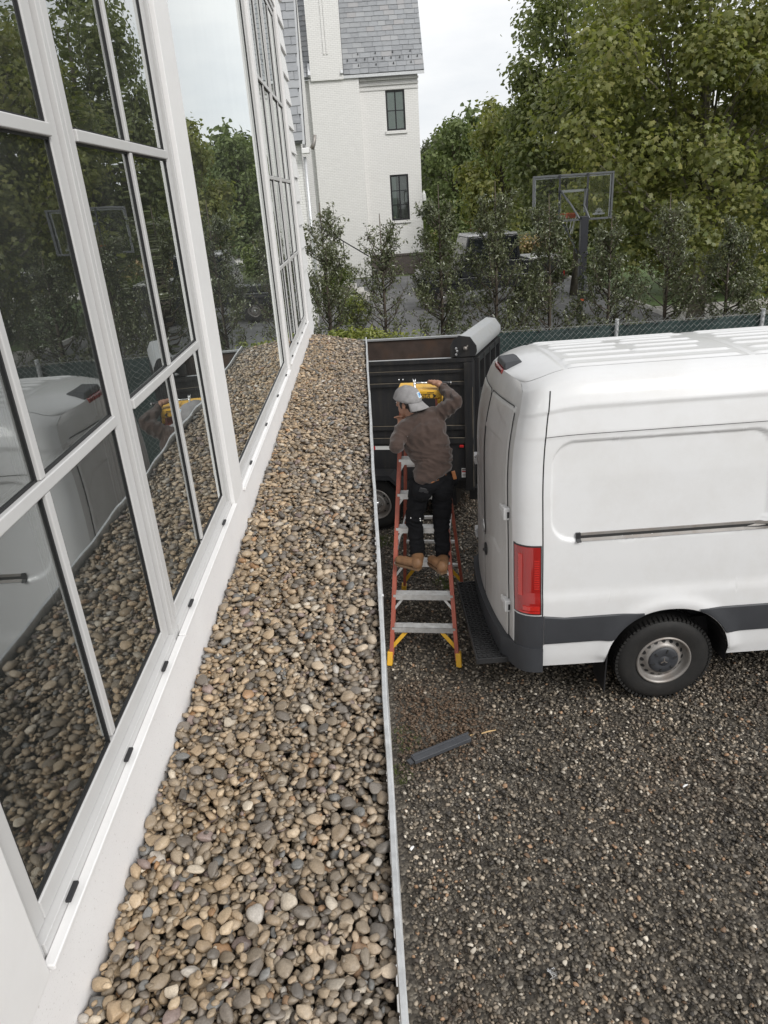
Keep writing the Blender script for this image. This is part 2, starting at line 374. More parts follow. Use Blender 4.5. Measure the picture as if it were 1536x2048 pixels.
M_lflow = leaf_mat('flower_bed', [(0, (.12, .14, .05)), (.5, (.30, .27, .10)), (1, (.45, .30, .20))], .7, .3)
M_grass = leaf_mat('grass_blade', [(0, (.06, .10, .02)), (1, (.13, .15, .04))], .7, .3)
def brick_mat(name, a, b, mortar, sx=.215, sy=.075, bmp=.5):
    k = NT(name); br = k.n('ShaderNodeTexBrick'); br.inputs['Scale'].default_value = 1.0
    br.inputs['Color1'].default_value = (*a, 1); br.inputs['Color2'].default_value = (*b, 1); br.inputs['Mortar'].default_value = (*mortar, 1)
    br.inputs['Brick Width'].default_value = sx; br.inputs['Row Height'].default_value = sy; br.inputs['Mortar Size'].default_value = .008; br.inputs['Mortar Smooth'].default_value = .4
    m = k.n('ShaderNodeMapping'); m.inputs['Rotation'].default_value = (pi/2, 0, 0)
    sx_ = k.n('ShaderNodeSeparateXYZ'); k.l(k.co.outputs['Object'], sx_.inputs[0])
    ad = k.math('ADD', sx_.outputs[0], sx_.outputs[1]); cb = k.n('ShaderNodeCombineXYZ'); k.l(ad, cb.inputs[0]); k.l(sx_.outputs[2], cb.inputs[1])
    k.l(cb.outputs[0], br.inputs['Vector'])
    n = k.noise(3, 6, .7); c = k.mix(k.ramp(n.outputs[0], [(.4, (0,)*3), (.8, (.35,)*3)]).outputs[0], br.outputs['Color'], tuple(q*.86 for q in a))
    n2 = k.noise(14, 4, .7); h = k.math('MULTIPLY_ADD', n2.outputs[0], .6, k.math('SUBTRACT', 1.0, br.outputs['Fac']))
    k.set(Base_Color=c, Roughness=.65); k.bump(h, bmp, .02); return k.m
M_wbrick = brick_mat('white_painted_brick', (.80, .79, .77), (.765, .755, .735), (.60, .59, .57))
M_rbrick = brick_mat('red_brick', (.11, .085, .075), (.085, .068, .062), (.12, .115, .11))
def slate_mat():
    k = NT('roof_slate'); r = piece_random(k)
    c = k.ramp(r, [(0, (.20, .208, .22)), (.3, (.25, .26, .272)), (.6, (.165, .172, .182)), (.85, (.29, .298, .305)), (.95, (.27, .262, .262))], False).outputs[0]
    n = k.noise(5, 6, .7, sc3=(1, 1, 3)); c = k.mix(k.ramp(n.outputs[0], [(.35, (0,)*3), (.75, (.6,)*3)]).outputs[0], c, (.33, .335, .35))
    k.set(Base_Color=c, Roughness=.55); k.bump(n.outputs[0], .4, .02); return k.m
M_slate = slate_mat()
def shirt_mat():
    k = NT('brown_shirt'); n = k.noise(9, 4, .55, sc3=(.6, 1, 2.6)); n2 = k.noise(220, 2, .5)
    c = k.ramp(n.outputs[0], [(.3, (.036, .020, .0145)), (.7, (.052, .031, .0235))]).outputs[0]
    k.set(Base_Color=c, Roughness=.85); k.b.inputs['Sheen Weight'].default_value = .25
    h = k.math('MULTIPLY_ADD', n2.outputs[0], .06, n.outputs[0]); k.bump(h, .25, .02); return k.m
M_shirt = shirt_mat()
M_tail = NT('tail_light_red').set(Base_Color=(.30, .008, .007), Roughness=.12, Coat_Weight=1.0).m
M_tail2 = NT('tail_light_bright').set(Base_Color=(.50, .02, .014), Roughness=.15, Coat_Weight=1.0).m
M_dglass = NT('dark_vehicle_glass').set(Base_Color=(.01, .012, .014), Roughness=.04).m
M_screen = simple('green_privacy_screen', (.022, .045, .042), .7, var=.25, scale=2, bump=.3, bscale=9, dirt=(.05, .07, .068), dscale=1.5, damt=.6)
# ================================================================== GROUND
def sheet(name, x0, x1, y0, y1, z, mat, label=None):
    m = MB(); m.add([(x0, y0, z), (x1, y0, z), (x1, y1, z), (x0, y1, z)], [(0, 1, 2, 3)])
    o = m.obj(name, mat); o['kind'] = 'structure'
    if label: o['label'] = label
    return o
ground = sheet('ground', -500, 500, -60, 900, -.012, M_field)
yard = sheet('gravel_yard', -6, 40, -30, 12.2, 0.0, M_gravel)
drive = sheet('driveway', -8, 9.2, 13.6, 39.0, 0.0, M_asphalt)
court = sheet('path', 9.2, 30, 18.0, 23.2, 0.002, M_conc)
road = sheet('road', 5, 60, 52, 62, 0.002, M_conc)
road2 = sheet('pavement', 8.2, 40, 38, 41.5, 0.003, M_conc)

# ------------------------------------------------------------------ loose stones, dropped one by one on a height field
def icos(sub):
    bm = bmesh.new(); bmesh.ops.create_icosphere(bm, subdivisions=sub, radius=1.0)
    v = np.array([q.co for q in bm.verts]); f = np.array([[a.index for a in q.verts] for q in bm.faces]); bm.free(); return v, f
ICO = {k: icos(k) for k in (1, 2, 3)}
def stone_shape(sub, seed, angular, broken=False):
    v, f = ICO[sub]; r = np.random.default_rng(seed); v = v.copy()
    off = Vector(r.uniform(0, 50, 3))
    out = np.empty_like(v)
    for i, q in enumerate(v):
        n = mnoise.noise(Vector(q)*1.1+off)*(.30 if not angular else .42)
        out[i] = q*(1+n)
    if broken:
        for _ in range(5):
            d = r.normal(size=3); d /= np.linalg.norm(d); t = out @ d; out -= np.outer(np.clip(t-r.uniform(.50, .75), 0, None)*.92, d)
    for _ in range(3 if not angular else 6):       # worn flat facets
        d = r.normal(size=3); d /= np.linalg.norm(d); lim = r.uniform(.80, .98) if not angular else r.uniform(.45, .8)
        t = out @ d; over = np.clip(t-lim, 0, None); out -= np.outer(over*(.60 if not angular else .95), d)
    out /= np.abs(out).max(0)
    return out, f
def deposit(x0, x1, y0, y1, n, sizefn, cell, cands, keep, shr=.86, tilt=.22, base=0.0):
    nx = int((x1-x0)/cell)+1; ny = int((y1-y0)/cell)+1
    h = np.full((nx, ny), base, np.float32); ids = np.full((nx, ny), -1, np.int32)
    pos = []; sca = []; rot = []
    cnt = 0
    for i in range(n):
        a, b, c = sizefn()
        yaw = random.uniform(0, pi); cy, sy = math.cos(yaw), math.sin(yaw); best = None
        for _ in range(cands):
            x = random.uniform(x0, x1); y = random.uniform(y0, y1)
            if not keep(x, y, a): continue
            i0 = max(int((x-a-x0)/cell), 0); i1 = min(int((x+a-x0)/cell)+2, nx); j0 = max(int((y-a-y0)/cell), 0); j1 = min(int((y+a-y0)/cell)+2, ny)
            gx = (np.arange(i0, i1)*cell+x0-x)[:, None]; gy = (np.arange(j0, j1)*cell+y0-y)[None, :]
            u = (gx*cy+gy*sy)/(a*shr); w = (gy*cy-gx*sy)/(b*shr); q = 1-u*u-w*w; m = q > 0
            if not m.any(): continue
            s = np.sqrt(np.where(m, q, 0))*c; hp = h[i0:i1, j0:j1]
            z = float(np.where(m, hp+s*.55, -9).max())
            if best is None or z < best[0]: best = (z, x, y, i0, i1, j0, j1, m, s)
        if best is None: continue
        z, x, y, i0, i1, j0, j1, m, s = best
        top = z+s; hp = h[i0:i1, j0:j1]; up = m & (top > hp)
        hp[up] = top[up]; ids[i0:i1, j0:j1][up] = cnt
        pos.append((x, y, z)); sca.append((a, b, c)); rot.append((random.gauss(0, tilt), random.gauss(0, tilt), yaw)); cnt += 1
    vis = np.bincount(ids[ids >= 0].ravel(), minlength=cnt)
    return np.array(pos), np.array(sca), np.array(rot), vis
def rotm(r):
    cx, sx = np.cos(r[:, 0]), np.sin(r[:, 0]); cy, sy = np.cos(r[:, 1]), np.sin(r[:, 1]); cz, sz = np.cos(r[:, 2]), np.sin(r[:, 2])
    M = np.empty((len(r), 3, 3))
    M[:, 0, 0] = cz*cy; M[:, 0, 1] = cz*sy*sx-sz*cx; M[:, 0, 2] = cz*sy*cx+sz*sx
    M[:, 1, 0] = sz*cy; M[:, 1, 1] = sz*sy*sx+cz*cx; M[:, 1, 2] = sz*sy*cx-cz*sx
    M[:, 2, 0] = -sy; M[:, 2, 1] = cy*sx; M[:, 2, 2] = cy*cx
    return M
def scatter_stones(prefix, fillname, parent, pos, sca, rot, vis, mat, angular, near_d, nsingle=300, mid_d=1.66):
    d = np.linalg.norm(pos-np.array([0, 0, CAMH]), axis=1)
    score = vis/(d*d); order = np.argsort(-score); single = order[:nsingle]; rest = order[nsingle:]
    rest = rest[(vis[rest] > 0) | ((d[rest] < 2.3) & (not angular) & (pos[rest, 2] > np.percentile(pos[:, 2], 70)))]
    NV = 8; hi = [stone_shape(3, 100+k, angular, k in (2, 5, 7)) for k in range(NV)] if not angular else [stone_shape(2, 100+k, angular) for k in range(NV)]
    meshes = []
    for k in range(NV):
        me = bulkmesh(prefix, hi[k][0], hi[k][1], not angular); me.materials.append(mat); meshes.append(me)
    for i in single:
        o = bpy.data.objects.new(prefix, meshes[i % NV]); C.objects.link(o)
        o.location = pos[i]; o.rotation_euler = rot[i]; o.scale = sca[i]; o.parent = parent; o.matrix_parent_inverse = WM[parent].inverted()
    Rm = rotm(rot); AV = []; AF = []; base = 0
    lo_sub = 1
    lods = [(2 if not angular else 1, lambda q: q < mid_d), (1, lambda q: q >= mid_d)]
    for sub, test in lods:
        sel = rest[test(d[rest])]
        for k in range(NV):
            s_ = sel[sel % NV == k]
            if not len(s_): continue
            v, f = stone_shape(sub, 200+k, angular, k in (2, 5, 7))
            if sub == 1 and not angular: v = v*1.08
            vv = np.einsum('nij,nkj->nki', Rm[s_], v[None]*sca[s_][:, None, :])+pos[s_][:, None, :]
            ff = f[None]+(np.arange(len(s_))*len(v))[:, None, None]+base
            AV.append(vv.reshape(-1, 3)); AF.append(ff.reshape(-1, 3)); base += len(s_)*len(v)
    me = bulkmesh(fillname, np.concatenate(AV), np.concatenate(AF), not angular)
    o = link(fillname, me, mat, parent); o['kind'] = 'stuff'
    return o

# crushed stone of the yard, piece by piece where the photograph shows the pieces
def chip_size():
    a = random.choice((.008, .011, .013, .016))*random.uniform(.8, 1.35); return a, a*random.uniform(.6, .95), a*random.uniform(.4, .7)
def yard_keep(x, y, a):
    if x < .0: return False
    g = random.gauss(0, .12)
    if y > 5.2: return x < 1.75+g
    return x < 1.0+.52*(y+.6)+g*2
pos, sca, rot, vis = deposit(0, 3.9, 1.95, 9.3, 57000, chip_size, .009, 1, yard_keep, base=0.0)
scatter_stones('stone', 'loose_gravel', yard, pos, sca, rot, vis, M_chip, True, 3.0)

# ================================================================== NEAR HOUSE
XW = -.575                      # outer face of trim
ZL = 2.70                       # pebble level
house = thing('house', 'white house wall of tall gridded windows and clapboard above the pebble ledge', 'house', (-.6, 3.5, 0))
def hb(name, a, b, mat, parent=house, bevel=.003):
    return MB().box(a, b).obj(name, mat, parent, bevel=bevel)
hb('skirting_band', (XW-.06, -1.5, 2.45), (XW, 7.16, 2.862), M_band)
hb('trim_board', (XW-.07, .605, 2.8625), (XW+.004, .748, 6.3), M_trim)
hb('trim_board', (XW-.07, 2.602, 2.8625), (XW+.002, 2.806, 6.3), M_trim)
hb('trim_board', (XW-.07, 5.062, 2.8625), (XW+.002, 5.178, 6.3), M_trim)
hb('trim_board', (XW-.07, 7.105, 2.8625), (XW+.004, 7.21, 6.3), M_trim)
hb('head_trim', (XW-.07, .749, 5.43), (XW-.002, 2.601, 6.3), M_trim)
hb('head_trim', (XW-.07, 2.807, 5.43), (XW-.002, 5.061, 6.3), M_trim)
hb('head_trim', (XW-.07, 5.179, 5.43), (XW-.002, 7.104, 6.3), M_trim)
hb('wall', (-6.2, -1.5, 0), (XW-.065, -1.4, 6.3), M_siding)
hb('wall', (-6.2, 7.75, 0), (XW-.08, 7.85, 6.3), M_siding)
hb('wall', (-6.2, -1.39, 0), (-6.1, 7.74, 6.3), M_siding)
hb('wall', (-.74, -1.39, 0), (XW-.075, 7.74, 2.44), M_siding)
hb('wall', (-.74, 7.0, 2.441), (XW-.08, 7.74, 6.3), M_siding)
hb('wall', (-.74, -1.39, 2.441), (XW-.08, .66, 6.3), M_siding)
hb('roof', (-6.3, -1.6, 6.302), (XW+.3, 8.0, 6.45), M_trim)
hb('interior_floor', (-6.09, -1.38, 2.55), (-.745, 7.73, 2.62), M_intfloor)
hb('interior_ceiling', (-6.09, -1.38, 5.7), (-.745, 6.99, 5.75), M_int)
hb('interior_wall', (-5.2, -1.38, 2.625), (-5.1, 6.99, 5.69), M_int)
hb('interior_wall', (-5.09, 2.66, 2.625), (-.75, 2.74, 5.69), M_int)
# clapboards of the far corner and of the near corner
def clap(y0, y1, z, h=.225):
    v = [(XW-.05, y0, z), (XW+.004, y0, z), (XW-.018, y0, z+h), (XW-.05, y0, z+h)]
    v += [(a, y1, c) for a, _, c in v]
    m = MB().add(v, [(0, 1, 2, 3), (7, 6, 5, 4), (0, 4, 5, 1), (1, 5, 6, 2), (2, 6, 7, 3), (3, 7, 4, 0)])
    m.obj('clapboard', M_siding, house)
z = 2.28
k = 0
while z < 6.1:
    clap(7.212, 7.83+.012*(k % 2), z); z += .208; k += 1
z = 2.87
while z < 6.1:
    clap(-1.4, .604, z); z += .208
# windows
def window(y0, y1, gy0, gy1, zb, zt, rails, munt, label, recess=.0265, slots=(), glass=M_glass, sash=True):
    f = MB(); fx0, fx1 = XW-.075, XW-.012
    f.box((fx0, y0, zb-.035), (fx1, y0+.022, zt+.035)); f.box((fx0, y1-.022, zb-.035), (fx1, y1, zt+.035))
    f.box((fx0, y0+.0225, zb-.035), (fx1+.004, y1-.0225, zb-.004)); f.box((fx0, y0+.0225, zt+.004), (fx1, y1-.0225, zt+.035))
    w = f.obj('window', M_alu, house, bevel=.002); w['label'] = label
    s = MB(); sx0, sx1 = XW-.072, XW-.022
    s.box((sx0, y0+.027, zb-.002), (sx1, gy0, zt)); s.box((sx0, gy1, zb-.002), (sx1, y1-.027, zt))
    s.box((sx0, gy0+.0005, zb-.0025), (sx1, gy1-.0005, zb+.038)); s.box((sx0, gy0+.0005, zt-.04), (sx1, gy1-.0005, zt-.0005))
    s.obj('sash', M_alu, w, bevel=.0035)
    b = MB().box((XW-.008, y0+.001, zb-.0365), (XW+.012, y1-.001, zb-.024)).obj('sill', M_trim, w, bevel=.003)
    zz = [zb+.038]+rails+[zt-.04]; yy = [gy0]+munt+[gy1]
    gx = XW-recess
    for i in range(len(zz)-1):
        for j in range(len(yy)-1):
            a0 = yy[j]+(.011 if j else 0); a1 = yy[j+1]-(.011 if j < len(yy)-2 else 0)
            c0 = zz[i]+(.0125 if i else 0); c1 = zz[i+1]-(.0125 if i < len(zz)-2 else 0)
            if recess > .02:
                k = MB(); e = .0048
                k.box((gx-.004, a0, c0), (gx+.001, a0+e, c1)); k.box((gx-.004, a1-e, c0), (gx+.001, a1, c1))
                k.box((gx-.004, a0+e, c0), (gx+.0005, a1-e, c0+e)); k.box((gx-.004, a0+e, c1-e), (gx+.0005, a1-e, c1))
                k.obj('gasket', M_gasket, w)
            MB().box((gx-.009, a0+.001, c0+.001), (gx-.003, a1-.001, c1-.001)).obj('pane', glass, w)
    for rz_ in rails:
        MB().box((gx-.02, gy0+.001, rz_-.0125), (XW-.016, gy1-.001, rz_+.0125)).obj('rail', M_alu, w, bevel=.003)
    for my in munt:
        for i in range(len(zz)-1):
            MB().box((gx-.018, my-.011, zz[i]+.013), (XW-.018, my+.011, zz[i+1]-.013)).obj('muntin', M_alu, w, bevel=.003)
    for sy in slots:
        MB().box((XW-.009, sy-.020, zb-.0175), (XW+.0015, sy+.020, zb-.0110)).obj('weep_slot', M_black, w, bevel=.002)
    return w
ZB = 2.902
R4 = [3.515, 4.108, 4.70]
window(.75, 1.675, .815, 1.602, ZB, 5.39, R4, [1.2], 'eight-pane window next to the near corner trim', slots=(.875, 1.205, 1.52))
window(1.677, 2.60, 1.742, 2.535, ZB, 5.39, R4, [2.135], 'eight-pane window between mullion and wide white trim', slots=(1.83, 2.4))
window(2.81, 5.06, 2.845, 5.022, ZB-.02, 5.39, [], [], 'wide undivided pane window', .028, (3.1, 3.7, 4.3, 4.85), M_glass3)
window(5.18, 6.13, 5.235, 6.08, ZB, 5.39, R4, [5.65], 'narrow gridded window beyond the wide pane', slots=(5.4, 5.9))
window(6.132, 7.10, 6.19, 7.05, ZB, 5.39, R4, [6.62], 'narrow gridded window beside the far clapboard corner', slots=(6.4, 6.9))
# curtains inside
def curtain(y0, y1, x, label):
    t = thing('curtain', label, 'curtain', (x, (y0+y1)/2, 2.625))
    n = 40; pts = [(x+.03*math.sin(q*1.9)+.01*math.sin(q*.7), y0+(y1-y0)*q/n) for q in range(n+1)]
    m = MB()
    for dx in (0, .006):
        m.add([(a+dx, b, zz) for a, b in pts for zz in (2.64, 5.6)], [(2*i, 2*i+2, 2*i+3, 2*i+1) for i in range(n)])
    m.obj('cloth', M_curtain, t, smooth=True)
    MB().tube([(x, y0-.05, 5.62), (x, y1+.05, 5.62)], .012).obj('rod', M_black, t)
curtain(1.33, 1.62, -.80, 'grey curtain behind the window at the near corner trim')
curtain(2.26, 2.52, -.80, 'grey curtain behind the window next to the wide white trim')
curtain(.86, 1.06, -.84, 'pale curtain drawn to the near edge of the first window')

# ================================================================== PEBBLE LEDGE
ledge = thing('flat_roof', 'flat roof ledge filled with tan and grey river pebbles below the windows', 'flat roof', (-.3, 3.5, 0))
EX = -.017
MB().add([(XW+.001, -1.5, 2.64), (EX-.02, -1.5, 2.64), (EX-.02, 6.80, 2.64), (XW+.001, 7.43, 2.64), (XW+.001, -1.5, 2.50), (EX-.02, -1.5, 2.50), (EX-.02, 6.80, 2.50), (XW+.001, 7.43, 2.50)],
         [(0, 1, 2, 3), (7, 6, 5, 4), (0, 4, 5, 1), (1, 5, 6, 2), (2, 6, 7, 3), (3, 7, 4, 0)]).obj('deck', M_bed, ledge)
MB().add([(XW+.002, -1.49, 0), (EX-.03, -1.49, 0), (EX-.03, 6.75, 0), (XW+.002, 7.38, 0), (XW+.002, -1.49, 2.499), (EX-.03, -1.49, 2.499), (EX-.03, 6.75, 2.499), (XW+.002, 7.38, 2.499)],
         [(3, 2, 1, 0), (4, 5, 6, 7), (0, 1, 5, 4), (1, 2, 6, 5), (2, 3, 7, 6), (3, 0, 4, 7)]).obj('support_wall', M_siding, ledge)
def edge(u0, u1, nm):
    n = max(2, int((u1-u0)/.12)); m = MB()
    sec = [(-.013, 2.55), (0, 2.55), (.001, 2.732), (-.002, 2.736), (-.011, 2.735), (-.013, 2.728)]
    vs = []
    for i in range(n+1):
        y = u0+(u1-u0)*i/n; wv = .0016*math.sin(y*3.1)+.0012*math.sin(y*11+.5)
        vs += [(EX+a+wv, y, b+.6*wv) for a, b in sec]
    fs = [(i*6+k, i*6+(k+1) % 6, (i+1)*6+(k+1) % 6, (i+1)*6+k) for i in range(n) for k in range(6)]+[(5, 4, 3, 2, 1, 0), tuple(n*6+k for k in range(6))]
    m.add(vs, fs).obj(nm, M_galv, ledge)
edge(-1.5, 2.14, 'edge_flashing'); edge(2.143, 4.6, 'edge_flashing'); edge(4.603, 6.80, 'edge_flashing')
MB().bar((EX-.012, 6.806, 2.62), (XW+.001, 7.445, 2.62), .016, .14).obj('edge_flashing', M_galv, ledge)
MB().lathe([(.006, 0), (.006, .004), (.002, .005)], T(EX+.001, 2.11, 2.70) @ RY(pi/2), 10).obj('rivet', M_galv, ledge)
def peb_size():
    u = random.random()
    q = random.random()
    a = .0045+.0065*u if q < .74 else (random.uniform(.010, .015) if q < .93 else random.uniform(.015, .0225))
    return a, a*random.uniform(.50, .90), a*random.uniform(.32, .55)
def led_keep(x, y, a): return (XW+.003+a*.55 < x < EX-.014-a*.4) and y < 6.78+(EX-x)*1.12-a
pos, sca, rot, vis = deposit(XW, EX, .30, 7.44, 58000, peb_size, .0036, 3, led_keep, base=2.668)
print('pebble top', np.percentile(pos[:, 2], [50, 95, 99]))
scatter_stones('pebble', 'pebble_fill', ledge, pos, sca, rot, vis, M_peb, False, 2.0)
# ================================================================== VAN
van = thing('delivery_van', 'white high-roof panel van parked on the gravel with its rear to the ladder', 'van', (3.9, 5.6, 0))
VY, VROLL, VW = 4.573, .052, 2.0
def VT(x, off, z): return Vector((x, VY+off*math.cos(VROLL)+z*math.sin(VROLL), z*math.cos(VROLL)-off*math.sin(VROLL)))
def lerp_tab(t, tab):
    for (a, b), (c, d) in zip(tab, tab[1:]):
        if t <= c: return b+(d-b)*(max(t, a)-a)/(c-a)
    return tab[-1][1]
SIDE = [(.40, .045), (.55, .015), (.70, .0), (.92, -.005), (1.05, -.004), (1.12, .010), (1.35, .012), (1.52, .018), (2.0, .055), (2.316, .090), (2.322, .086), (2.500, .122), (2.516, .114), (2.60, .146), (2.66, .180), (2.70, .215), (2.735, .29), (2.75, .36)]
ZR0 = 2.75
def sstep(a, b, t):
    t = min(1, max(0, (t-a)/(b-a))); return t*t*(3-2*t)
def ztop(x):
    tab = [(.9, 1.0), (4.7, 1.0), (5.1, .965), (5.35, .90), (5.9, .66), (6.15, .545), (6.5, .50), (6.8, .45), (7.0, .36)]
    return lerp_tab(x, tab)
def rbox(x, z, x0, x1, z0, z1, r):
    cx, cz = (x0+x1)/2, (z0+z1)/2; qx = abs(x-cx)-(x1-x0)/2+r; qz = abs(z-cz)-(z1-z0)/2+r
    return math.hypot(max(qx, 0), max(qz, 0))+min(max(qx, qz), 0)-r
def side_off(x, z):
    o = lerp_tab(z, SIDE)
    o = (lerp_tab(z-.005, SIDE)+o+lerp_tab(z+.005, SIDE))/3
    d = rbox(x, z, 1.24, 2.86, 1.535, 2.272, .16); o += .020*sstep(.002, -.008, d)
    d = rbox(x, z, 2.97, 4.55, 1.10, 2.272, .16); o += .016*sstep(.002, -.008, d)
    if z < 1.12: o -= .022*math.exp(-((math.hypot((x-2.17), (z-.46))-.50)/.06)**2)*(1 if z > .5 else 0)
    # rear corner rounding
    if x < 1.18: t = min(1, (1.18-x)/.20); o += .15*(1-math.sqrt(max(0, 1-t*t)))*(.7+.3*t)
    if x > 6.2: t = min(1, (x-6.2)/.8); o += .45*t*t
    return o
def lean(x, z):
    w = max(0, min(1, (1.6-x)/.6)); return w*(.13*max(0, (z-1.85)/.9)**2+.0)
ARC_X, ARC_W, ARC_Z = 2.17, .485, .46
ARCF_X = 5.95
def zbot(x):
    for ax in (ARC_X, ARCF_X):
        t = (x-ax)/ARC_W
        if abs(t) < 1: return .455+.465*(1-abs(t)**2.3)**(1/2.0)
    return .455+.03*max(0, (1.45-x))*.6
XS = sorted(set([round(q, 3) for q in list(np.linspace(.98, 1.18, 12))+list(np.linspace(1.19, 1.30, 20))+list(np.linspace(1.31, 1.68, 22))+list(np.linspace(1.684, 1.74, 12))+list(np.linspace(1.76, 2.58, 34))+list(np.linspace(2.60, 2.656, 12))+list(np.linspace(2.67, 5.45, 100))+list(np.linspace(5.464, 5.52, 8))+list(np.linspace(5.54, 6.36, 24))+list(np.linspace(6.38, 6.436, 8))+list(np.linspace(6.45, 7.0, 20))]))
ZS = list(np.concatenate([np.linspace(0, .4, 30), np.linspace(.41, .80, 70), np.linspace(.805, .97, 26), np.linspace(.975, 1, 8)]))
def body_pt(x, t, far=False, push=0.0, z=None):
    s = ztop(x)
    if z is None:
        zb = zbot(x); z = zb+(ZR0-zb)*t
    o = side_off(x, z)-push
    if far: o = VW-o
    drop = .10*max(0, (1.5-x)/.5)**2*max(0, (z-2.2)/.55) if x < 1.5 else 0
    zz = z if s == 1 or z < 1.0 else 1.0+(z-1.0)*(s*ZR0-1.0)/(ZR0-1.0)
    return VT(x+lean(x, z), o, zz-drop)
sh = MB()
sh.grid(lambda x, t: body_pt(x, t), XS, ZS)
sh.obj('body_side', M_vwhite, van, smooth=True)
sh = MB(); sh.grid(lambda x, t: body_pt(x, t, True), XS[::-1], ZS[::2]+[1.0]); sh.obj('body_side', M_vwhite, van, smooth=True)
# roof with pressed ribs
RIBS = []
for k in range(8):
    y = .42+.165*k
    if k in (2, 3, 4, 5): RIBS += [(1.42+.05*abs(k-3.5), 1.98-.06*(k % 2), y), (2.06+.06*(k % 2), 2.62-.08*abs(k-3.5), y)]
    else: RIBS += [(1.42, 2.66, y)]
    RIBS += [(2.84+.05*(k % 2), 4.5, y)]
def roof_pt(x, v):
    o0 = lerp_tab(ZR0, SIDE)
    if x < 1.18: t = min(1, (1.18-x)/.20); o0 += .15*(1-math.sqrt(max(0, 1-t*t)))
    if x > 6.2: t = min(1, (x-6.2)/.8); o0 += .45*t*t
    o = o0+(VW-2*o0)*v; s = ztop(x); z = ZR0+.035*(1-(2*v-1)**2)
    for a, b, y in RIBS:
        if abs(o-y) < .05 and a-.06 < x < b+.06:
            d = math.hypot(max(a-x, 0, x-b), o-y); z += .009*sstep(.036, .014, d)
    if abs(x-2.76) < .02: z -= .006
    if abs(x-1.35) < .015: z -= .005
    zz = 1.0+(z-1.0)*(s*ZR0-1.0)/(ZR0-1.0) if s < 1 else z
    drop = .10*max(0, (1.5-x)/.5)**2 if x < 1.5 else 0
    bl_ = .07*(1-(2*v-1)**2)*max(0, 1-(x-.98)/.34) if x < 1.32 else 0
    return VT(x+lean(x, ZR0)-bl_, o, zz-drop)
RX_ = sorted(set([round(q, 3) for q in list(np.linspace(.98, 1.3, 16))+list(np.linspace(1.31, 2.95, 100))+list(np.linspace(3.0, 4.4, 24))+list(np.linspace(4.41, 7.0, 60))]))
sh = MB(); sh.grid(roof_pt, RX_, list(np.linspace(0, 1, 110))); sh.obj('roof', M_vwhite, van, smooth=True)
# rear face
def rear_x(o, z, u=None):
    if u is None: u = min(1, max(0, (o-.12)/(VW-.24)))
    return .98-.07*(1-(2*u-1)**2)+lean(.98, z)
def rear_pt(o, z, push=0.0):
    zz = min(z, ZR0); e = side_off(.98, zz); oo = e+(VW-2*e)*o
    zt = ZR0+.035*(1-(2*o-1)**2); z2 = z if z < 2.5 else 2.5+(z-2.5)*(zt-2.5)/(ZR0-2.5)
    drop = .10*(.52/.5)**2*max(0, (zz-2.2)/.55)
    return VT(rear_x(oo, z, o)-push, oo, z2-drop)
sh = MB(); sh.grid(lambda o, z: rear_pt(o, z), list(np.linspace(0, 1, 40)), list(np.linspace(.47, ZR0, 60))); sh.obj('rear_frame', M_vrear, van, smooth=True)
for side in (0, 1):
    a, b = (.045, .497) if side == 0 else (.503, .955)
    def dp(o, z):
        u = (o-a)/(b-a); w = (z-.60)/(2.56-.60)
        push = .012
        e = min(u, 1-u)*1.0; e2 = min(z-.60, 2.56-z); ed = min(e*.86, e2)
        push -= .012*sstep(.02, 0, ed)
        d = rbox((u if side == 0 else 1-u)*.86, z, .10, 1.2, 1.22+.22*(.5-abs((u if side == 0 else 1-u)-.5)), 2.2, .22)
        push -= .014*sstep(.012, -.012, d)
        d = rbox((u if side == 0 else 1-u)*.86, z-.35*((u if side == 0 else 1-u))**2, .06, 1.2, 1.9, 2.36, .12); push -= .006*sstep(.01, -.01, d)
        return rear_pt(o, z, push)
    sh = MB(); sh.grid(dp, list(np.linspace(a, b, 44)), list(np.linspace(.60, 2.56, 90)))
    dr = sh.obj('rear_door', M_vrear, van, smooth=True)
    sm = MB(); rim = [rear_pt(a, z, .006) for z in np.linspace(.60, 2.50, 30)]+[rear_pt(a+(b-a)*t, 2.56, .006) for t in np.linspace(.05, .95, 12)]+[rear_pt(b, z, .006) for z in np.linspace(2.50, .60, 30)]
    sm.tube(rim, .0035, 6).obj('door_gap', M_seam, van, smooth=True)
    for hz in (.93, 1.70):
        oo = a-.004 if side == 0 else b+.004
        c = rear_pt(oo, hz, .015); d = rear_pt(oo+(.03 if side == 0 else -.03), hz, .02)
        hm = MB().box((c.x-.03, min(c.y, d.y)-.03, c.z-.05), (c.x+.02, max(c.y, d.y)+.01, c.z+.05))
        hm.bar(c+Vector((-.02, 0, .035)), d+Vector((-.02, .05 if side == 0 else -.05, .035)), .02, .02)
        hm.bar(c+Vector((-.02, 0, .01)), d+Vector((-.02, .05 if side == 0 else -.05, .01)), .02, .02)
        hg = hm.obj('door_hinge', M_vwhite, van, bevel=.008)
        MB().box((c.x-.004, min(c.y, d.y)-.034, c.z-.03), (c.x+.012, min(c.y, d.y)-.026, c.z+.02)).obj('hinge_slot', M_black, hg)
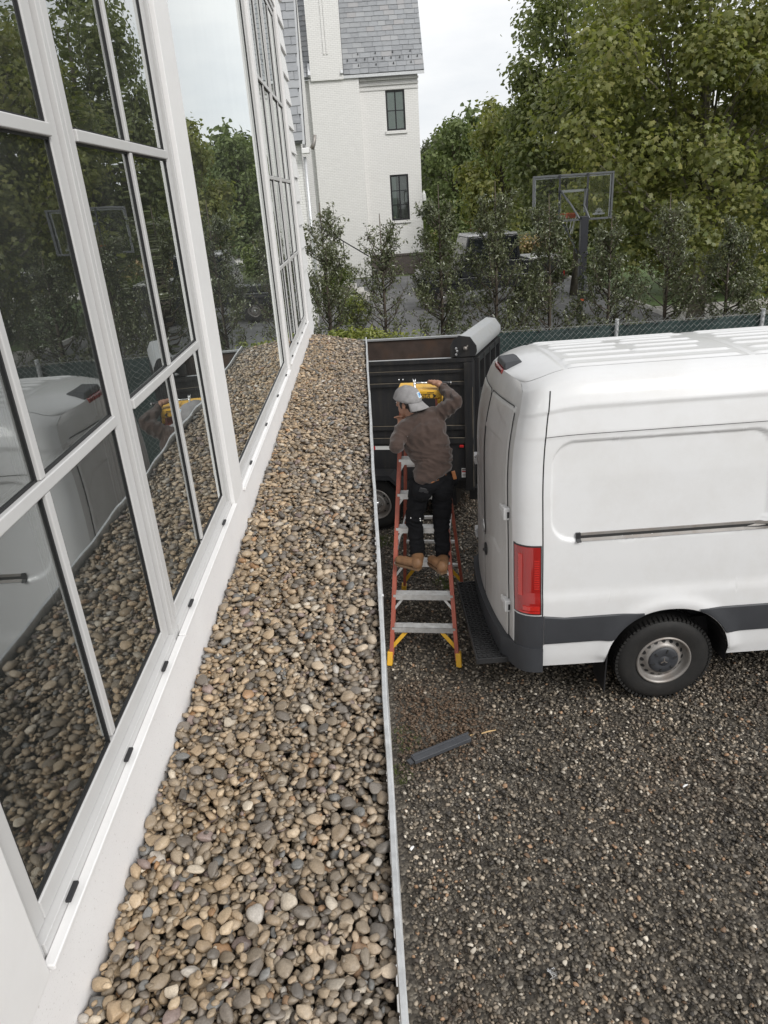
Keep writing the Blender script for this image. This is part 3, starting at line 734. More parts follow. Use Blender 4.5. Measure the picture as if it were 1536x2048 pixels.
# rear door handle and round badge
c = rear_pt(.44, 1.12, .02)
MB().ell(c, (.012, .055, .06)).obj('door_handle', M_black, van, smooth=True)
MB().bar(c+Vector((-.012, -.04, .02)), c+Vector((-.012, .045, -.03)), .014, .022).obj('handle_bar', M_vdark, van, bevel=.004)
c = rear_pt(.50, 1.30, .018); Mb = T(*c) @ RY(-pi/2)
MB().lathe([(.052, -.004), (.060, .0), (.060, .006), (.052, .010), (.048, .004)], Mb, 32, True).obj('badge', M_chrome, van, smooth=True)
st = MB()
for k in range(3):
    an = pi/2+k*2*pi/3; st.bar(c+Vector((-.006, 0, 0)), c+Vector((-.006, .05*math.cos(an), .05*math.sin(an))), .012, .006, (1, 0, 0))
st.obj('badge', M_chrome, van)
# high brake light under a black hood on the roof edge
c = roof_pt(1.07, .5)+Vector((.0, 0, .004))
MB().add([c+Vector(q)*.95 for q in ((-.09, -.19, -.03), (-.09, .19, -.03), (.11, .21, -.01), (.11, -.21, -.01), (-.08, -.15, .022), (-.08, .15, .022), (.05, .14, .034), (.05, -.14, .034))],
         [(3, 2, 1, 0), (4, 5, 6, 7), (0, 1, 5, 4), (1, 2, 6, 5), (2, 3, 7, 6), (3, 0, 4, 7)]).obj('roof_lamp_hood', M_vdark, van, bevel=.012)
MB().box((c.x-.105, c.y-.15, c.z-.07), (c.x-.05, c.y+.15, c.z-.027)).obj('high_brake_light', M_tail, van, bevel=.01)
# tail lights on the rear corners
def patch(x0, x1, z0, z1, push, far=False, nx=14, nz=20, edge=True):
    m = MB(); xs = np.linspace(x0, x1, nx); zs = np.linspace(z0, z1, nz)
    f = lambda x, z: body_pt(x, 0, far, push, z)
    m.grid(f, list(xs if not far else xs[::-1]), list(zs))
    if edge:
        b = lambda x, z: body_pt(x, 0, far, -.004, z)
        for (q0, q1) in (((x0, z0), (x1, z0)), ((x1, z0), (x1, z1)), ((x1, z1), (x0, z1)), ((x0, z1), (x0, z0))):
            n = 14; top = [f(q0[0]+(q1[0]-q0[0])*i/n, q0[1]+(q1[1]-q0[1])*i/n) for i in range(n+1)]; bo = [b(q0[0]+(q1[0]-q0[0])*i/n, q0[1]+(q1[1]-q0[1])*i/n) for i in range(n+1)]
            m.add(top+bo, [(i, i+1, n+2+i, n+1+i) for i in range(n)])
    return m
for far in (False, True):
    patch(.983, 1.168, .945, 1.51, .008, far).obj('tail_light_surround', M_black, van, smooth=False)
    tl = patch(.985, 1.158, .957, 1.50, .014, far).obj('tail_light', M_tail, van, smooth=False)
    patch(1.004, 1.03, 1.10, 1.44, .021, far, 5, 12).obj('tail_light_bar', M_tail2, tl)
    patch(1.03, 1.15, .985, 1.02, .021, far, 8, 4).obj('tail_light_bar', M_tail2, tl)
    patch(1.01, 1.15, .962, .975, .022, far, 8, 3).obj('tail_light_bar', M_tail2, tl)
    for q in range(13): patch(1.112, 1.148, 1.16+.019*q, 1.168+.019*q, .018, far, 3, 2).obj('lens_rib', M_tail2, tl)
# dark moulding band, split by the wheel arches
for far in (False, True):
    for (x0, x1) in ((1.19, 1.955), (2.385, 3.02), (3.03, 5.70)):
        xs = np.linspace(x0, x1, 40); m = MB()
        def bz(x, t):
            lo = max(.675, zbot(x)+.004); hi = .905+.03*max(0, (1.35-x)/.2); return lo+(max(hi, lo+.001)-lo)*t
        m.grid(lambda x, t: body_pt(x, 0, far, .012 if .02 < t < .98 else .0, bz(x, t)), list(xs if not far else xs[::-1]), [0, .03, .06, .5, .94, .97, 1])
        m.obj('side_moulding', M_vdark, van, smooth=True)
# rear bumper
bm_ = MB()
def bump_pt(t, z):
    # path round the back: from near side x=1.30 round to far side
    if t < .22: x = 1.185-(t/.22)*.20; o = side_off(max(x, .98), .75)-.012 if x > .985 else 0; return VT(x, o, z)
    if t > .78: x = 1.185-((1-t)/.22)*.20; o = VW-side_off(max(x, .98), .75)+.012; return VT(x, o, z)
    u = (t-.22)/.56; oo = side_off(.98, .75)+(VW-2*side_off(.98, .75))*u
    return VT(rear_x(oo, .7)-.055*sstep(0, .06, min(u, 1-u))-.004, oo, z)
bm_.grid(bump_pt, list(np.linspace(0, 1, 70)), [.43, .45, .50, .58, .62, .645])
def bump_in(t, z):
    p = bump_pt(t, .645); c = VT(1.25, VW/2, .645); return p+(c-p)*z
bm_.grid(bump_in, list(np.linspace(0, 1, 70)), [0, .06, .14])
bm_.obj('rear_bumper', M_vdark, van, smooth=True)
m = patch(.985, 1.186, .645, .93, .006, False, 12, 10); m.obj('bumper_corner', M_vdark, van)
m = patch(.985, 1.186, .645, .93, .006, True, 12, 10); m.obj('bumper_corner', M_vdark, van)
# panel seams
def seam(pts, r=.0035): MB().tube(pts, r, 5).obj('seam', M_seam, van)
seam([body_pt(1.178, 0, False, 0, z) for z in np.linspace(.66, 2.66, 60)], .005)
seam([body_pt(x, 0, False, 0.0, 2.322) for x in np.linspace(1.18, 4.6, 60)], .0022)
seam([body_pt(3.025, 0, False, .001, z) for z in np.linspace(.47, 2.30, 50)], .004)
seam([body_pt(4.56, 0, False, .001, z) for z in np.linspace(.47, 2.50, 50)], .004)
# sliding-door rail
rz0 = 1.535
m = patch(1.44, 3.0, rz0-.008, rz0+.048, .010, False, 20, 4); rl = m.obj('door_rail', M_rim, van)
patch(1.45, 3.0, rz0+.010, rz0+.030, .0125, False, 20, 3).obj('rail_slot', M_seam, rl)
patch(1.425, 1.458, rz0-.012, rz0+.052, .020, False, 4, 4).obj('rail_end_cap', M_black, rl)
# cab glass, lamps, mirrors
patch(4.72, 5.55, 1.50, 2.05, .006, False, 20, 10).obj('cab_window', M_dglass, van); patch(4.72, 5.55, 1.50, 2.05, .006, True, 20, 10).obj('cab_window', M_dglass, van)
m = MB(); m.grid(lambda x, v: roof_pt(x, v)+Vector((.01, 0, .012)), list(np.linspace(5.2, 6.1, 16)), list(np.linspace(.06, .94, 16))); m.obj('windscreen', M_dglass, van, smooth=True)
m = MB(); m.grid(lambda o, z: VT(7.0+.06*(1-(2*o-1)**2), .60+(VW-1.2)*o, z), list(np.linspace(0, 1, 20)), list(np.linspace(.40, 1.02, 12))); m.obj('front_grille', M_black, van, smooth=True)
for far in (False, True):
    patch(6.55, 6.95, .80, .98, .008, far, 8, 6).obj('headlight', M_chrome, van)
    o = -.22 if not far else VW+.22
    MB().box((-.06, -.11, -.20), (.06, .11, .20), T(*VT(5.55, o, 1.55))).obj('door_mirror', M_vdark, van, bevel=.04)
    oo = -.05 if not far else VW+.05
    MB().bar(VT(5.5, .04 if not far else VW-.04, 1.45), VT(5.55, o, 1.45), .05, .05).obj('mirror_arm', M_vdark, van)
# underbody, arch liners, mud flap
MB().box((1.2, 4.95, .36), (6.7, 6.35, .60)).obj('underbody', M_black, van)
for ax in (ARC_X, ARCF_X):
    for far in (False, True):
        m = MB(); ang = np.linspace(-.1, pi+.1, 22)
        m.grid(lambda a, d: VT(ax+.492*math.cos(a), (.03+.36*d) if not far else VW-.03-.36*d, .42+.505*math.sin(a)), list(ang), [0, 1])
        m.grid(lambda a, q: VT(ax+.492*q*math.cos(a), .39 if not far else VW-.39, .42+.505*q*math.sin(a)), list(ang), [.05, 1])
        m.obj('arch_liner', M_black, van)
MB().box((1.705, 4.655, .13), (1.72, 4.93, .60), None).obj('mud_flap', M_black, van, bevel=.004)
MB().box((1.63, 6.15, .17), (1.645, 6.40, .60), None).obj('mud_flap', M_black, van, bevel=.004)
# perforated rear step
stp = MB(); sx0, sx1, sy0, sy1, sz = .69, .99, 4.78, 6.05, .455
stp.box((sx0, sy0, sz-.05), (sx0+.012, sy1, sz+.004)); stp.box((sx1-.01, sy0, sz-.05), (sx1, sy1, sz)); stp.box((sx0+.0125, sy0, sz-.05), (sx1-.0105, sy0+.012, sz)); stp.box((sx0+.0125, sy1-.012, sz-.05), (sx1-.0105, sy1, sz))
stp.box((sx0+.0125, sy0+.0125, sz-.014), (sx1-.0105, sy1-.0125, sz-.008))
sp = stp.obj('rear_step', M_rubber, van, bevel=.002)
tr = MB(); ny = 42
for i in range(7):
    for j in range(ny):
        x = sx0+.032+i*.040; y = sy0+.026+j*(sy1-sy0-.05)/(ny-1); s_ = 1 if j % 2 else -1
        tr.bar((x-.016, y-.007*s_, sz-.003), (x+.016, y+.007*s_, sz-.003), .008, .012)
o = tr.obj('tread_grip', M_rubber, sp); o['kind'] = 'stuff'
MB().bar((.95, 5.0, .42), (1.4, 5.0, .42), .05, .06).bar((.95, 5.85, .42), (1.4, 5.85, .42), .05, .06).obj('step_bracket', M_black, van)
# wheels
def wheel(parent, c, ny, tr_=.388, rr=.222, width=.24, name='wheel', dish=.05, vanlike=True, rz=0.0):
    """wheel whose outer face points along +-Y (ny)"""
    M = T(*c) @ RZ(rz) @ RX(pi/2 if ny < 0 else -pi/2)
    w2 = width/2
    prof = [(rr-.005, -w2+.01), (rr+.03, -w2), (tr_-.07, -w2-.006), (tr_-.025, -w2+.012), (tr_-.006, -w2+.04), (tr_, 0), (tr_-.006, w2-.04), (tr_-.025, w2-.012), (tr_-.07, w2+.006), (rr+.03, w2), (rr-.005, w2-.01)]
    ty = MB().lathe(prof, M, 56).obj(name, M_tyre, parent, smooth=True)
    tb = MB(); n = 64
    for k in range(n):
        a = 2*pi*k/n
        for s_ in (-1, 1):
            tb.box((tr_-.020, -.010, -.03), (tr_+.002, .010, .03), M @ RZ(a+(.05 if s_ > 0 else 0)) @ T(0, 0, s_*(w2-.038)))
    q = tb.obj('tread_block', M_tyre, ty); q['kind'] = 'stuff'
    rp = [(rr, w2-.012), (rr-.004, w2+.004), (rr-.016, w2+.002), (rr-.022, w2-.02), (rr-.03, w2-.05), (rr-.045, w2-.06), (rr-.075, w2-.035), (rr-.085, w2-.018), (rr-.098, w2-.016), (.0, w2-.03)]
    MB().lathe(rp, M, 48).obj('rim', M_rim, ty, smooth=True)
    hl = 16 if vanlike else 8
    for k in range(hl):
        a = 2*pi*k/hl; rh = rr-.060
        Mh = M @ RZ(a) @ T(rh, 0, w2-.0475) @ RY(math.radians(39))
        MB().lathe([(.0005, .002), (.0165 if vanlike else .013, .002), (.018 if vanlike else .015, -.004)], Mh, 14).obj('rim_hole', M_seam, ty)
    hr = rr-.10
    if vanlike:
        MB().lathe([(hr, w2-.020), (hr-.004, w2-.008), (hr-.02, w2-.002), (.055, w2+.004), (.044, w2-.002), (.040, w2+.004), (.0005, w2+.005)], M, 40).obj('hub_cap', M_vdark, ty, smooth=True)
        s_ = MB()
        for k in range(3): s_.bar(M @ Vector((0, 0, w2+.006)), M @ Vector((.030*math.cos(pi/2+k*2*pi/3), .030*math.sin(pi/2+k*2*pi/3), w2+.006)), .006, .003, M.to_3x3() @ Vector((0, 0, 1)))
        s_.obj('badge', M_rim, ty)
        for k in range(6):
            a = k*pi/3+.3; p0 = M @ Vector((hr*.62*math.cos(a), hr*.62*math.sin(a), w2+.003)); p1 = M @ Vector((hr*.86*math.cos(a), hr*.86*math.sin(a), w2+.001))
            MB().bar(p0, p1, .012, .008, M.to_3x3() @ Vector((0, 0, 1))).obj('cap_slot', M_seam, ty)
    else:
        MB().lathe([(.055, w2-.03), (.052, w2+.01), (.042, w2+.022), (.0005, w2+.024)], M, 24).obj('hub_cap', M_chrome, ty, smooth=True)
        for k in range(6):
            a = k*pi/3; MB().lathe([(.009, 0), (.009, .014), (.0005, .016)], M @ T(.082*math.cos(a), .082*math.sin(a), w2-.02), 8).obj('wheel_nut', M_chrome, ty)
    return ty
wheel(van, (2.185, 4.79, .388), -1); wheel(van, (5.95, 4.79, .388), -1); wheel(van, (2.185, 6.33, .388), 1); wheel(van, (5.95, 6.33, .388), 1)

# ================================================================== DUMP TRAILER
TH = -18.5*pi/180
trailer = thing('dump_trailer', 'black steel dump trailer with rolled tarp housing behind the ladder', 'trailer', (-1.2, 9.5, 0))
def TT(u, v, z):   # u along the trailer, v away from the camera
    z2 = z-.055*max(0, v-.2)+(.042*u if z > .45 else 0); return Vector((u*math.cos(TH)-v*math.sin(TH), 8.30+u*math.sin(TH)+v*math.cos(TH), z2))
def tb(m, u0, u1, v0, v1, z0, z1):
    q = [TT(*a) for a in ((u0, v0, z0), (u1, v0, z0), (u1, v1, z0), (u0, v1, z0), (u0, v0, z1), (u1, v0, z1), (u1, v1, z1), (u0, v1, z1))]
    return m.add(q, [(0, 3, 2, 1), (4, 5, 6, 7), (0, 1, 5, 4), (1, 2, 6, 5), (2, 3, 7, 6), (3, 0, 4, 7)])
def tp(name, args, mat=M_trail, bevel=.004, parent=trailer): return tb(MB(), *args).obj(name, mat, parent, bevel=bevel)
UL, UR, V0, V1 = -4.1, 1.17, .20, 2.12
ZRIM = 2.14
tp('side_panel', (UL, UR-.10, V0+.03, V0+.05, .62, ZRIM-.05))
tp('top_rail', (UL, UR-.001, V0, V0+.075, ZRIM-.05, ZRIM), M_trail)
MB().add([TT(UL, V0+.002, ZRIM+.002), TT(UR-.26, V0+.002, ZRIM+.002), TT(UR-.26, V0+.07, ZRIM+.002), TT(UL, V0+.07, ZRIM+.002)], [(0, 1, 2, 3)]).obj('worn_edge', M_tarpalu, trailer)
tp('side_rib', (UL, UR-.1, V0+.006, V0+.0295, ZRIM-.17, ZRIM-.135)); tp('side_rib', (UL, UR-.02, V0-.006, V0+.029, ZRIM-.315, ZRIM-.275))
tp('side_rib', (UL, UR-.1, V0, V0+.029, 1.28, 1.33)); tp('side_rib', (UL, UR-.02, V0-.02, V0+.029, 1.11, 1.18))
for u in (UR-.10, -.55, -2.2, -3.7): tp('side_post', (u, u+.085, V0-.012, V0+.0285, 1.185, ZRIM-.32))
tp('corner_post', (UR-.10, UR, V0-.03, V0+.12, .50, ZRIM-.052))
tp('frame_rail', (UL, UR-.01, V0+.10, V0+.22, .48, .615)); tp('side_skirt', (-3.0, UR-.11, V0+.006, V0+.028, .62, 1.105))
tp('far_panel', (UL, UR, V1-.03, V1, .62, ZRIM), M_rust); tp('top_rail', (UL, UR, V1-.05, V1+.02, ZRIM+.001, ZRIM+.03), M_tarpalu)
tp('floor', (UL, UR-.03, V0+.051, V1-.031, .70, .74), M_rust)
tp('inner_panel', (UL, UR-.101, V0+.0505, V0+.056, .745, ZRIM-.055), M_rust)
tp('end_panel', (UR-.06, UR-.03, V0+.125, V1-.031, .55, ZRIM-.01))
for v in (V0+.13, .72, 1.15, 1.6, V1-.13): tp('end_rib', (UR-.029, UR+.05, v, v+.075, .55, ZRIM-.02))
for zz in (.58, 1.10, 1.62, ZRIM-.09): tp('end_rib', (UR-.0285, UR+.04, V0+.135, V1-.05, zz, zz+.07))
tp('end_panel', (UL-.03, UL, V0+.05, V1-.03, .55, ZRIM-.01))
M_worn = simple('worn_edge_paint', (.17, .145, .11), .6, var=.4, scale=8)
for (u0, u1, zz, vv) in ((UL, UR-.1, ZRIM-.134, V0+.004), (UL, UR-.02, ZRIM-.274, V0-.008), (UL, UR-.1, 1.331, V0-.002), (UL, UR-.02, 1.181, V0-.022)): tp('worn_edge', (u0, u1, vv, vv+.012, zz, zz+.005), M_worn, 0)
for zz0, zz1 in ((1.19, 1.80), (.55, 1.10)): tp('worn_edge', (UR-.003, UR+.002, V0-.031, V0-.024, zz0, zz1), M_worn, 0)
# tarp housing
oct_ = [(-.30, 0), (-.02, 0), (.0, .05), (-.005, .115), (-.075, .215), (-.20, .235), (-.265, .19), (-.30, .12)]
def octm(v0, v1, s=1.0, du=0):
    vs = [TT(UR+.045+a*s+du, v0, ZRIM+.012+b*s) for a, b in oct_]+[TT(UR+.045+a*s+du, v1, ZRIM+.012+b*s) for a, b in oct_]; n = 8
    return MB().add(vs, [tuple(range(n)), tuple(2*n-1-k for k in range(n))]+[(k, n+k, n+(k+1) % n, (k+1) % n) for k in range(n)])
hs = octm(V0+.02, V1+.02).obj('tarp_housing', M_tarpalu, trailer, bevel=.006)
octm(V0-.004, V0+.018, 1.03, .004).obj('housing_end_plate', M_trail, hs, bevel=.003)
octm(V1+.021, V1+.04, 1.03, .004).obj('housing_end_plate', M_trail, hs, bevel=.003)
cc = TT(UR-.085, V0-.006, ZRIM+.11)
MB().tube([cc+Vector((0, .01, 0)), cc+Vector((0, -.03, 0))], .022, 14).obj('tarp_shaft', M_rim, hs, smooth=True)
MB().bar(cc+Vector((0, -.02, 0)), cc+Vector((.03, -.02, .035)), .014, .014).obj('tarp_crank', M_rim, hs)
for q in ((-.235, .10), (-.225, .07), (-.235, .03)):
    b_ = TT(UR+.045+q[0], V0-.004, ZRIM+.012+q[1]); MB().lathe([(.014, 0), (.014, .012), (.003, .014)], T(*b_) @ RX(pi/2), 10).obj('bolt', M_chrome, hs)
for q in range(9):
    b_ = TT(UR+.035, V0+.2+q*.22, ZRIM+.105); MB().lathe([(.006, 0), (.0005, .004)], T(*b_) @ RY(pi/2), 6).obj('bolt', M_galv, hs)
for u in (.02, .07): MB().lathe([(.010, 0), (.0005, .006)], T(*TT(u+.25, V0+.029, ZRIM-.235)) @ RX(pi/2), 8).obj('bolt', M_galv, trailer)
# reflective tape, placards
for k in range(8):
    u = -2.6+k*.36; tp('reflector_tape', (u, u+.205, V0+.0, V0+.0055, 1.03, 1.078), M_white, 0)
    tp('reflector_tape', (u+.206, u+.36, V0+.0, V0+.0055, 1.03, 1.078), M_red, 0)
pl = tp('warning_placard', (1.015, 1.095, V0+.0, V0+.0055, .665, .785), M_white, 0)
tp('placard_print', (1.02, 1.09, V0-.002, V0-.0005, .735, .752), M_red, 0, pl); tp('placard_print', (1.02, 1.09, V0-.002, V0-.0005, .760, .778), M_rim, 0, pl); tp('placard_print', (1.025, 1.085, V0-.002, V0-.0005, .70, .706), M_rim, 0, pl); tp('placard_print', (1.025, 1.085, V0-.002, V0-.0005, .685, .690), M_rim, 0, pl)
pl = tp('weight_placard', (1.085, 1.13, V0+.09, V0+.0985, .525, .588), M_white, 0); tp('placard_print', (1.092, 1.123, V0+.086, V0+.0885, .552, .572), M_black, 0, pl)
tp('warning_light', (1.0, 1.05, V0-.02, V0+.005, 1.06, 1.09), M_red)
# fender, wheels, jack, underframe
m = MB(); pts = [(-1.75, .42), (-1.60, .60), (-1.42, .775), (.16, .775), (.335, .60), (.47, .42)]
for (a, b), (c_, d) in zip(pts, pts[1:]):
    q = [TT(a, -.06, b), TT(c_, -.06, d), TT(c_, .26, d), TT(a, .26, b)]; q2 = [w-Vector((0, 0, .012)) for w in q]
    m.add(q+q2, [(0, 1, 2, 3), (7, 6, 5, 4), (0, 4, 5, 1), (1, 5, 6, 2), (2, 6, 7, 3), (3, 7, 4, 0)])
    q = [TT(a, -.065, b+.004), TT(c_, -.065, d+.004), TT(c_, -.065, d-.055), TT(a, -.065, b-.055)]; q2 = [w+Vector((0, .008, 0)) for w in q]
    m.add(q+q2, [(0, 3, 2, 1), (4, 5, 6, 7), (0, 1, 5, 4), (1, 2, 6, 5), (2, 3, 7, 6), (3, 0, 4, 7)])
m.obj('fender', M_trail, trailer)
for u in (-.06, -.95):
    c = TT(u, .10, .365); w_ = wheel(trailer, (c.x, c.y, .362), -1, .362, .205, .20, 'wheel', vanlike=False, rz=TH)
    c = TT(u, 2.22, .365); w_ = wheel(trailer, (c.x, c.y, .362), 1, .362, .205, .20, 'wheel', vanlike=False, rz=TH)
tp('axle_beam', (-.10, -.02, .2, 2.1, .33, .41)); tp('axle_beam', (-.99, -.91, .2, 2.1, .33, .41))
tp('frame_rail', (UL, UR-.01, V1-.30, V1-.18, .48, .615)); tp('pump_box', (.62, .92, V0+.12, V0+.40, .28, .475))
tp('bumper_bar', (UR-.06, UR+.04, V0, V1, .42, .53))
# ================================================================== STEPLADDER
LA = math.radians(-9.5); LO = Vector((.297, 5.37, 0))
ladder = thing('stepladder', 'orange fibreglass stepladder with yellow top and aluminium treads', 'ladder', LO)
def LP(x, y, z): return LO+Vector((x*math.cos(LA)-y*math.sin(LA), x*math.sin(LA)+y*math.cos(LA), z))
LH = 2.33; FW0, FW1 = .318, .165; FY1 = .66; RY0, RY1 = 1.27, .80; RW0 = .325
def front(s_, z): t = z/LH; return LP(s_*(FW0+(FW1-FW0)*t), FY1*t, z)
def rear(s_, z): t = z/LH; return LP(s_*(RW0+(FW1-.02-RW0)*t), RY0+(RY1-RY0)*t, z)
for s_ in (-1, 1):
    m = MB(); a, b = front(s_, .07), front(s_, LH)
    out = (front(1, 1)-front(-1, 1)).normalized()*s_
    m.bar(a, b, .010, .075, (LP(0, 1, 0)-LP(0, 0, 0)))          # web
    for e in (-.034, .034):
        off = (LP(0, 1, 0)-LP(0, 0, 0))*e
        m.bar(a+off-out*.016, b+off-out*.016, .028, .006, (LP(0, 1, 0)-LP(0, 0, 0)))
    rl = m.obj('front_rail', M_orange, ladder)
    for n in range(7):
        for dz in (-.02, .02):
            p_ = front(s_, .36+.2935*n+dz)+out*.006-(LP(0, 1, 0)-LP(0, 0, 0))*.036
            MB().lathe([(.005, 0), (.0005, .003)], T(*p_) @ RX(pi/2), 6).obj('rivet', M_seam, rl)
    m = MB(); a, b = rear(s_, .07), rear(s_, LH-.05); m.bar(a, b, .010, .055, (LP(0, 1, 0)-LP(0, 0, 0)))
    for e in (-.025, .025):
        off = (LP(0, 1, 0)-LP(0, 0, 0))*e; m.bar(a+off-out*.012, b+off-out*.012, .022, .006, (LP(0, 1, 0)-LP(0, 0, 0)))
    m.obj('rear_rail', M_orange, ladder)
    for fn, w_ in ((front, .085), (rear, .065)):
        a, b = fn(s_, 0.0), fn(s_, .13); MB().bar(a, b, .05, w_, (LP(0, 1, 0)-LP(0, 0, 0))).obj('foot', M_yellow, ladder, bevel=.008)
    # gussets: yellow at the bottom, aluminium above
    for fn, z0, z1, ins, mt in ((front, .16, .345, .17, M_yellow), (front, .50, .64, .12, M_alstep), (front, .80, .93, .11, M_alstep), (front, 1.12, 1.22, .08, M_alstep), (front, 1.42, 1.51, .07, M_alstep), (front, 1.71, 1.80, .06, M_alstep), (rear, .18, .40, .14, M_yellow)):
        a = fn(s_, z0)-out*.012; b = fn(s_, z1)-out*ins
        MB().bar(a, b, .035 if mt is M_yellow else .022, .006, (LP(0, 1, 0)-LP(0, 0, 0))).obj('corner_brace', mt, ladder)
    MB().bar(front(s_, 1.05)-out*.025, rear(s_, 1.05)-out*.02, .012, .025).obj('spreader_bar', M_alstep, ladder)
ay = (LP(0, 1, 0)-LP(0, 0, 0)); ax_ = (LP(1, 0, 0)-LP(0, 0, 0))
for n in range(7):
    z = .36+.2935*n; a = front(-1, z)+ax_*.008; b = front(1, z)-ax_*.008
    m = MB(); m.bar(a+ay*.0, b+ay*.0, .085, .006, (0, 0, 1)); m.bar(a-ay*.04-Vector((0, 0, .022)), b-ay*.04-Vector((0, 0, .022)), .006, .05, (0, 0, 1)); m.bar(a+ay*.04-Vector((0, 0, .014)), b+ay*.04-Vector((0, 0, .014)), .006, .03, (0, 0, 1))
    for q in range(4): m.bar(a+ay*(-.03+.02*q)+Vector((0, 0, .004)), b+ay*(-.03+.02*q)+Vector((0, 0, .004)), .008, .003, (0, 0, 1))
    m.obj('tread', M_alstep, ladder)
for n in range(6):
    z = .40+.30*n; MB().bar(rear(-1, z), rear(1, z), .03, .03).obj('rear_crossbar', M_alstep, ladder, bevel=.004)
# yellow top with tool slots
M_ = T(*LP(0, FY1+.09, LH)) @ RZ(LA)
cap_ = MB(); cap_.box((-.195, -.15, .0), (.195, .15, .075), M_)
cap_.box((-.195, -.158, -.05), (-.155, .15, -.0005), M_); cap_.box((.155, -.158, -.05), (.195, .15, -.0005), M_)
cp = cap_.obj('top_cap', M_yellow, ladder, bevel=.012)
MB().box((-.15, -.11, .0755), (-.03, .02, .079), M_).obj('tool_tray', M_yellow, cp, bevel=.002)
MB().box((.03, -.10, .0755), (.16, .05, .079), M_).obj('tool_tray', M_yellow, cp, bevel=.002)
for (a, b) in ((-.10, -.045), (.07, .13)): MB().box((a, -.1515, .052), (b, -.148, .058), M_).obj('tool_slot', M_seam, cp)
tc_ = bpy.data.curves.new('cap_lettering', 'FONT'); tc_.body = 'WERNER'; tc_.size = .048; tc_.align_x = 'CENTER'; tc_.align_y = 'CENTER'; tc_.extrude = .0006; tc_.shear = .25
to_ = bpy.data.objects.new('cap_lettering', tc_); C.objects.link(to_); tc_.materials.append(M_seam)
dg = bpy.context.evaluated_depsgraph_get(); me = bpy.data.meshes.new_from_object(to_.evaluated_get(dg)); bpy.data.objects.remove(to_)
me.transform(M_ @ T(.0, -.152, .026) @ RX(pi/2)); me.materials.clear()
link('cap_lettering', me, M_seam, cp)
MB().prism([(-.135, 0), (-.12, .02), (.125, .02), (.15, 0), (.125, -.02), (-.12, -.02), (-.118, -.017), (.12, -.017), (.138, 0), (.12, .017), (-.118, .017)], M_ @ T(0, -.151, .026) @ RX(pi/2), .0012).obj('cap_outline', M_seam, cp)
MB().prism([(.118, .014), (.145, 0), (.118, -.014), (.126, 0)], M_ @ T(0, -.151, .026) @ RX(pi/2), .0016).obj('cap_arrow', M_seam, cp)

# ================================================================== PERSON
man = thing('person', 'person in brown shirt, black jeans and backwards grey cap working on the ladder', 'person', G(862, 1128, .95))
def remesh(o, voxel, smooth_it=6, fac=.5):
    r = o.modifiers.new('r', 'REMESH'); r.mode = 'VOXEL'; r.voxel_size = voxel; r.use_smooth_shade = True
    s_ = o.modifiers.new('s', 'SMOOTH'); s_.factor = fac; s_.iterations = smooth_it
    return o
def fold(o, fn):
    dg_ = bpy.context.evaluated_depsgraph_get(); dg_.update(); me = bpy.data.meshes.new_from_object(o.evaluated_get(dg_)); o.modifiers.clear()
    n = len(me.vertices); co = np.empty(n*3, np.float32); no_ = np.empty(n*3, np.float32); me.vertices.foreach_get('co', co); me.vertices.foreach_get('normal', no_)
    co = co.reshape(-1, 3); no_ = no_.reshape(-1, 3); h = np.array([fn(Vector(q)) for q in co], np.float32); co += no_*h[:, None]
    me.vertices.foreach_set('co', co.ravel()); me.polygons.foreach_set('use_smooth', np.ones(len(me.polygons), bool)); me.update(); o.data = me
def ridge(q): return 1-2.2*abs(mnoise.noise(q))
def shirt_fold(p_):
    w = mnoise.noise(p_*6)*.05; low = max(0, min(1, (2.12-p_.z)/.25)); q = Vector((p_.x*5, p_.y*5, (p_.z+w+.35*(p_.x-.4))*19)); a = ridge(q)*(.005+.0115*low)
    d = Vector((p_.x*17+p_.z*9, p_.y*10, p_.z*13-p_.x*8)); b_ = ridge(d)*.010*(1-low*.7)
    return a+b_+mnoise.noise(p_*5)*.006
def denim_fold(p_):
    k = .006+.009*math.exp(-((p_.z-1.36)/.12)**2)+.010*math.exp(-((p_.z-1.06)/.09)**2); q = Vector((p_.x*6, p_.y*6, (p_.z+mnoise.noise(p_*7)*.04)*22)); return ridge(q)*k
hipL, hipR = P(841, 968, 5.63), P(886, 964, 5.63)
pel = P(864, 952, 5.63); wai = P(866, 918, 5.65); che = P(850, 872, 5.70); upc = P(839, 846, 5.76)
shL, shR = P(803, 864, 5.72), P(872, 834, 5.78)
neck = P(826, 836, 5.80); head = P(815, 806, 5.83)
elR, wrR, haR = P(911, 803, 5.74), P(885, 774, 5.95), P(869, 768, 6.00)
elL, wrL, haL = P(793, 892, 5.60), P(799, 866, 5.72), P(802, 853, 5.77)
knL, knR = P(828, 1042, 5.67), P(883, 1040, 5.67)
anL, anR = P(836, 1108, 5.60), P(885, 1116, 5.58)
toL, heL = G(804, 1122, .985), G(843, 1136, .965)
toR, heR = G(866, 1122, .985), G(890, 1145, .965)
fdir = Vector((-.80, .58, -.12)).normalized()     # where the face looks
hup = Vector((-.10, .10, 1)); hup = (hup-fdir*hup.dot(fdir)).normalized(); hright = fdir.cross(hup)
HM = Matrix((hright, fdir, hup)).transposed()
def hp(r, f, u): return head+hright*r+fdir*f+hup*u
b = MB()
b.ell(hp(0, -.005, .025), (.076, .095, .088), HM); b.ell(hp(0, .02, -.045), (.060, .072, .075), HM)
b.ell(hp(0, .098, -.012), (.012, .016, .018), HM); b.cap(hp(0, .088, .018), hp(0, .104, -.014), .009, .014)
for s_ in (-1, 1):
    b.ell(hp(s_*.078, -.01, -.012), (.010, .018, .030), HM); b.ell(hp(s_*.030, .080, .016), (.016, .010, .010), HM)
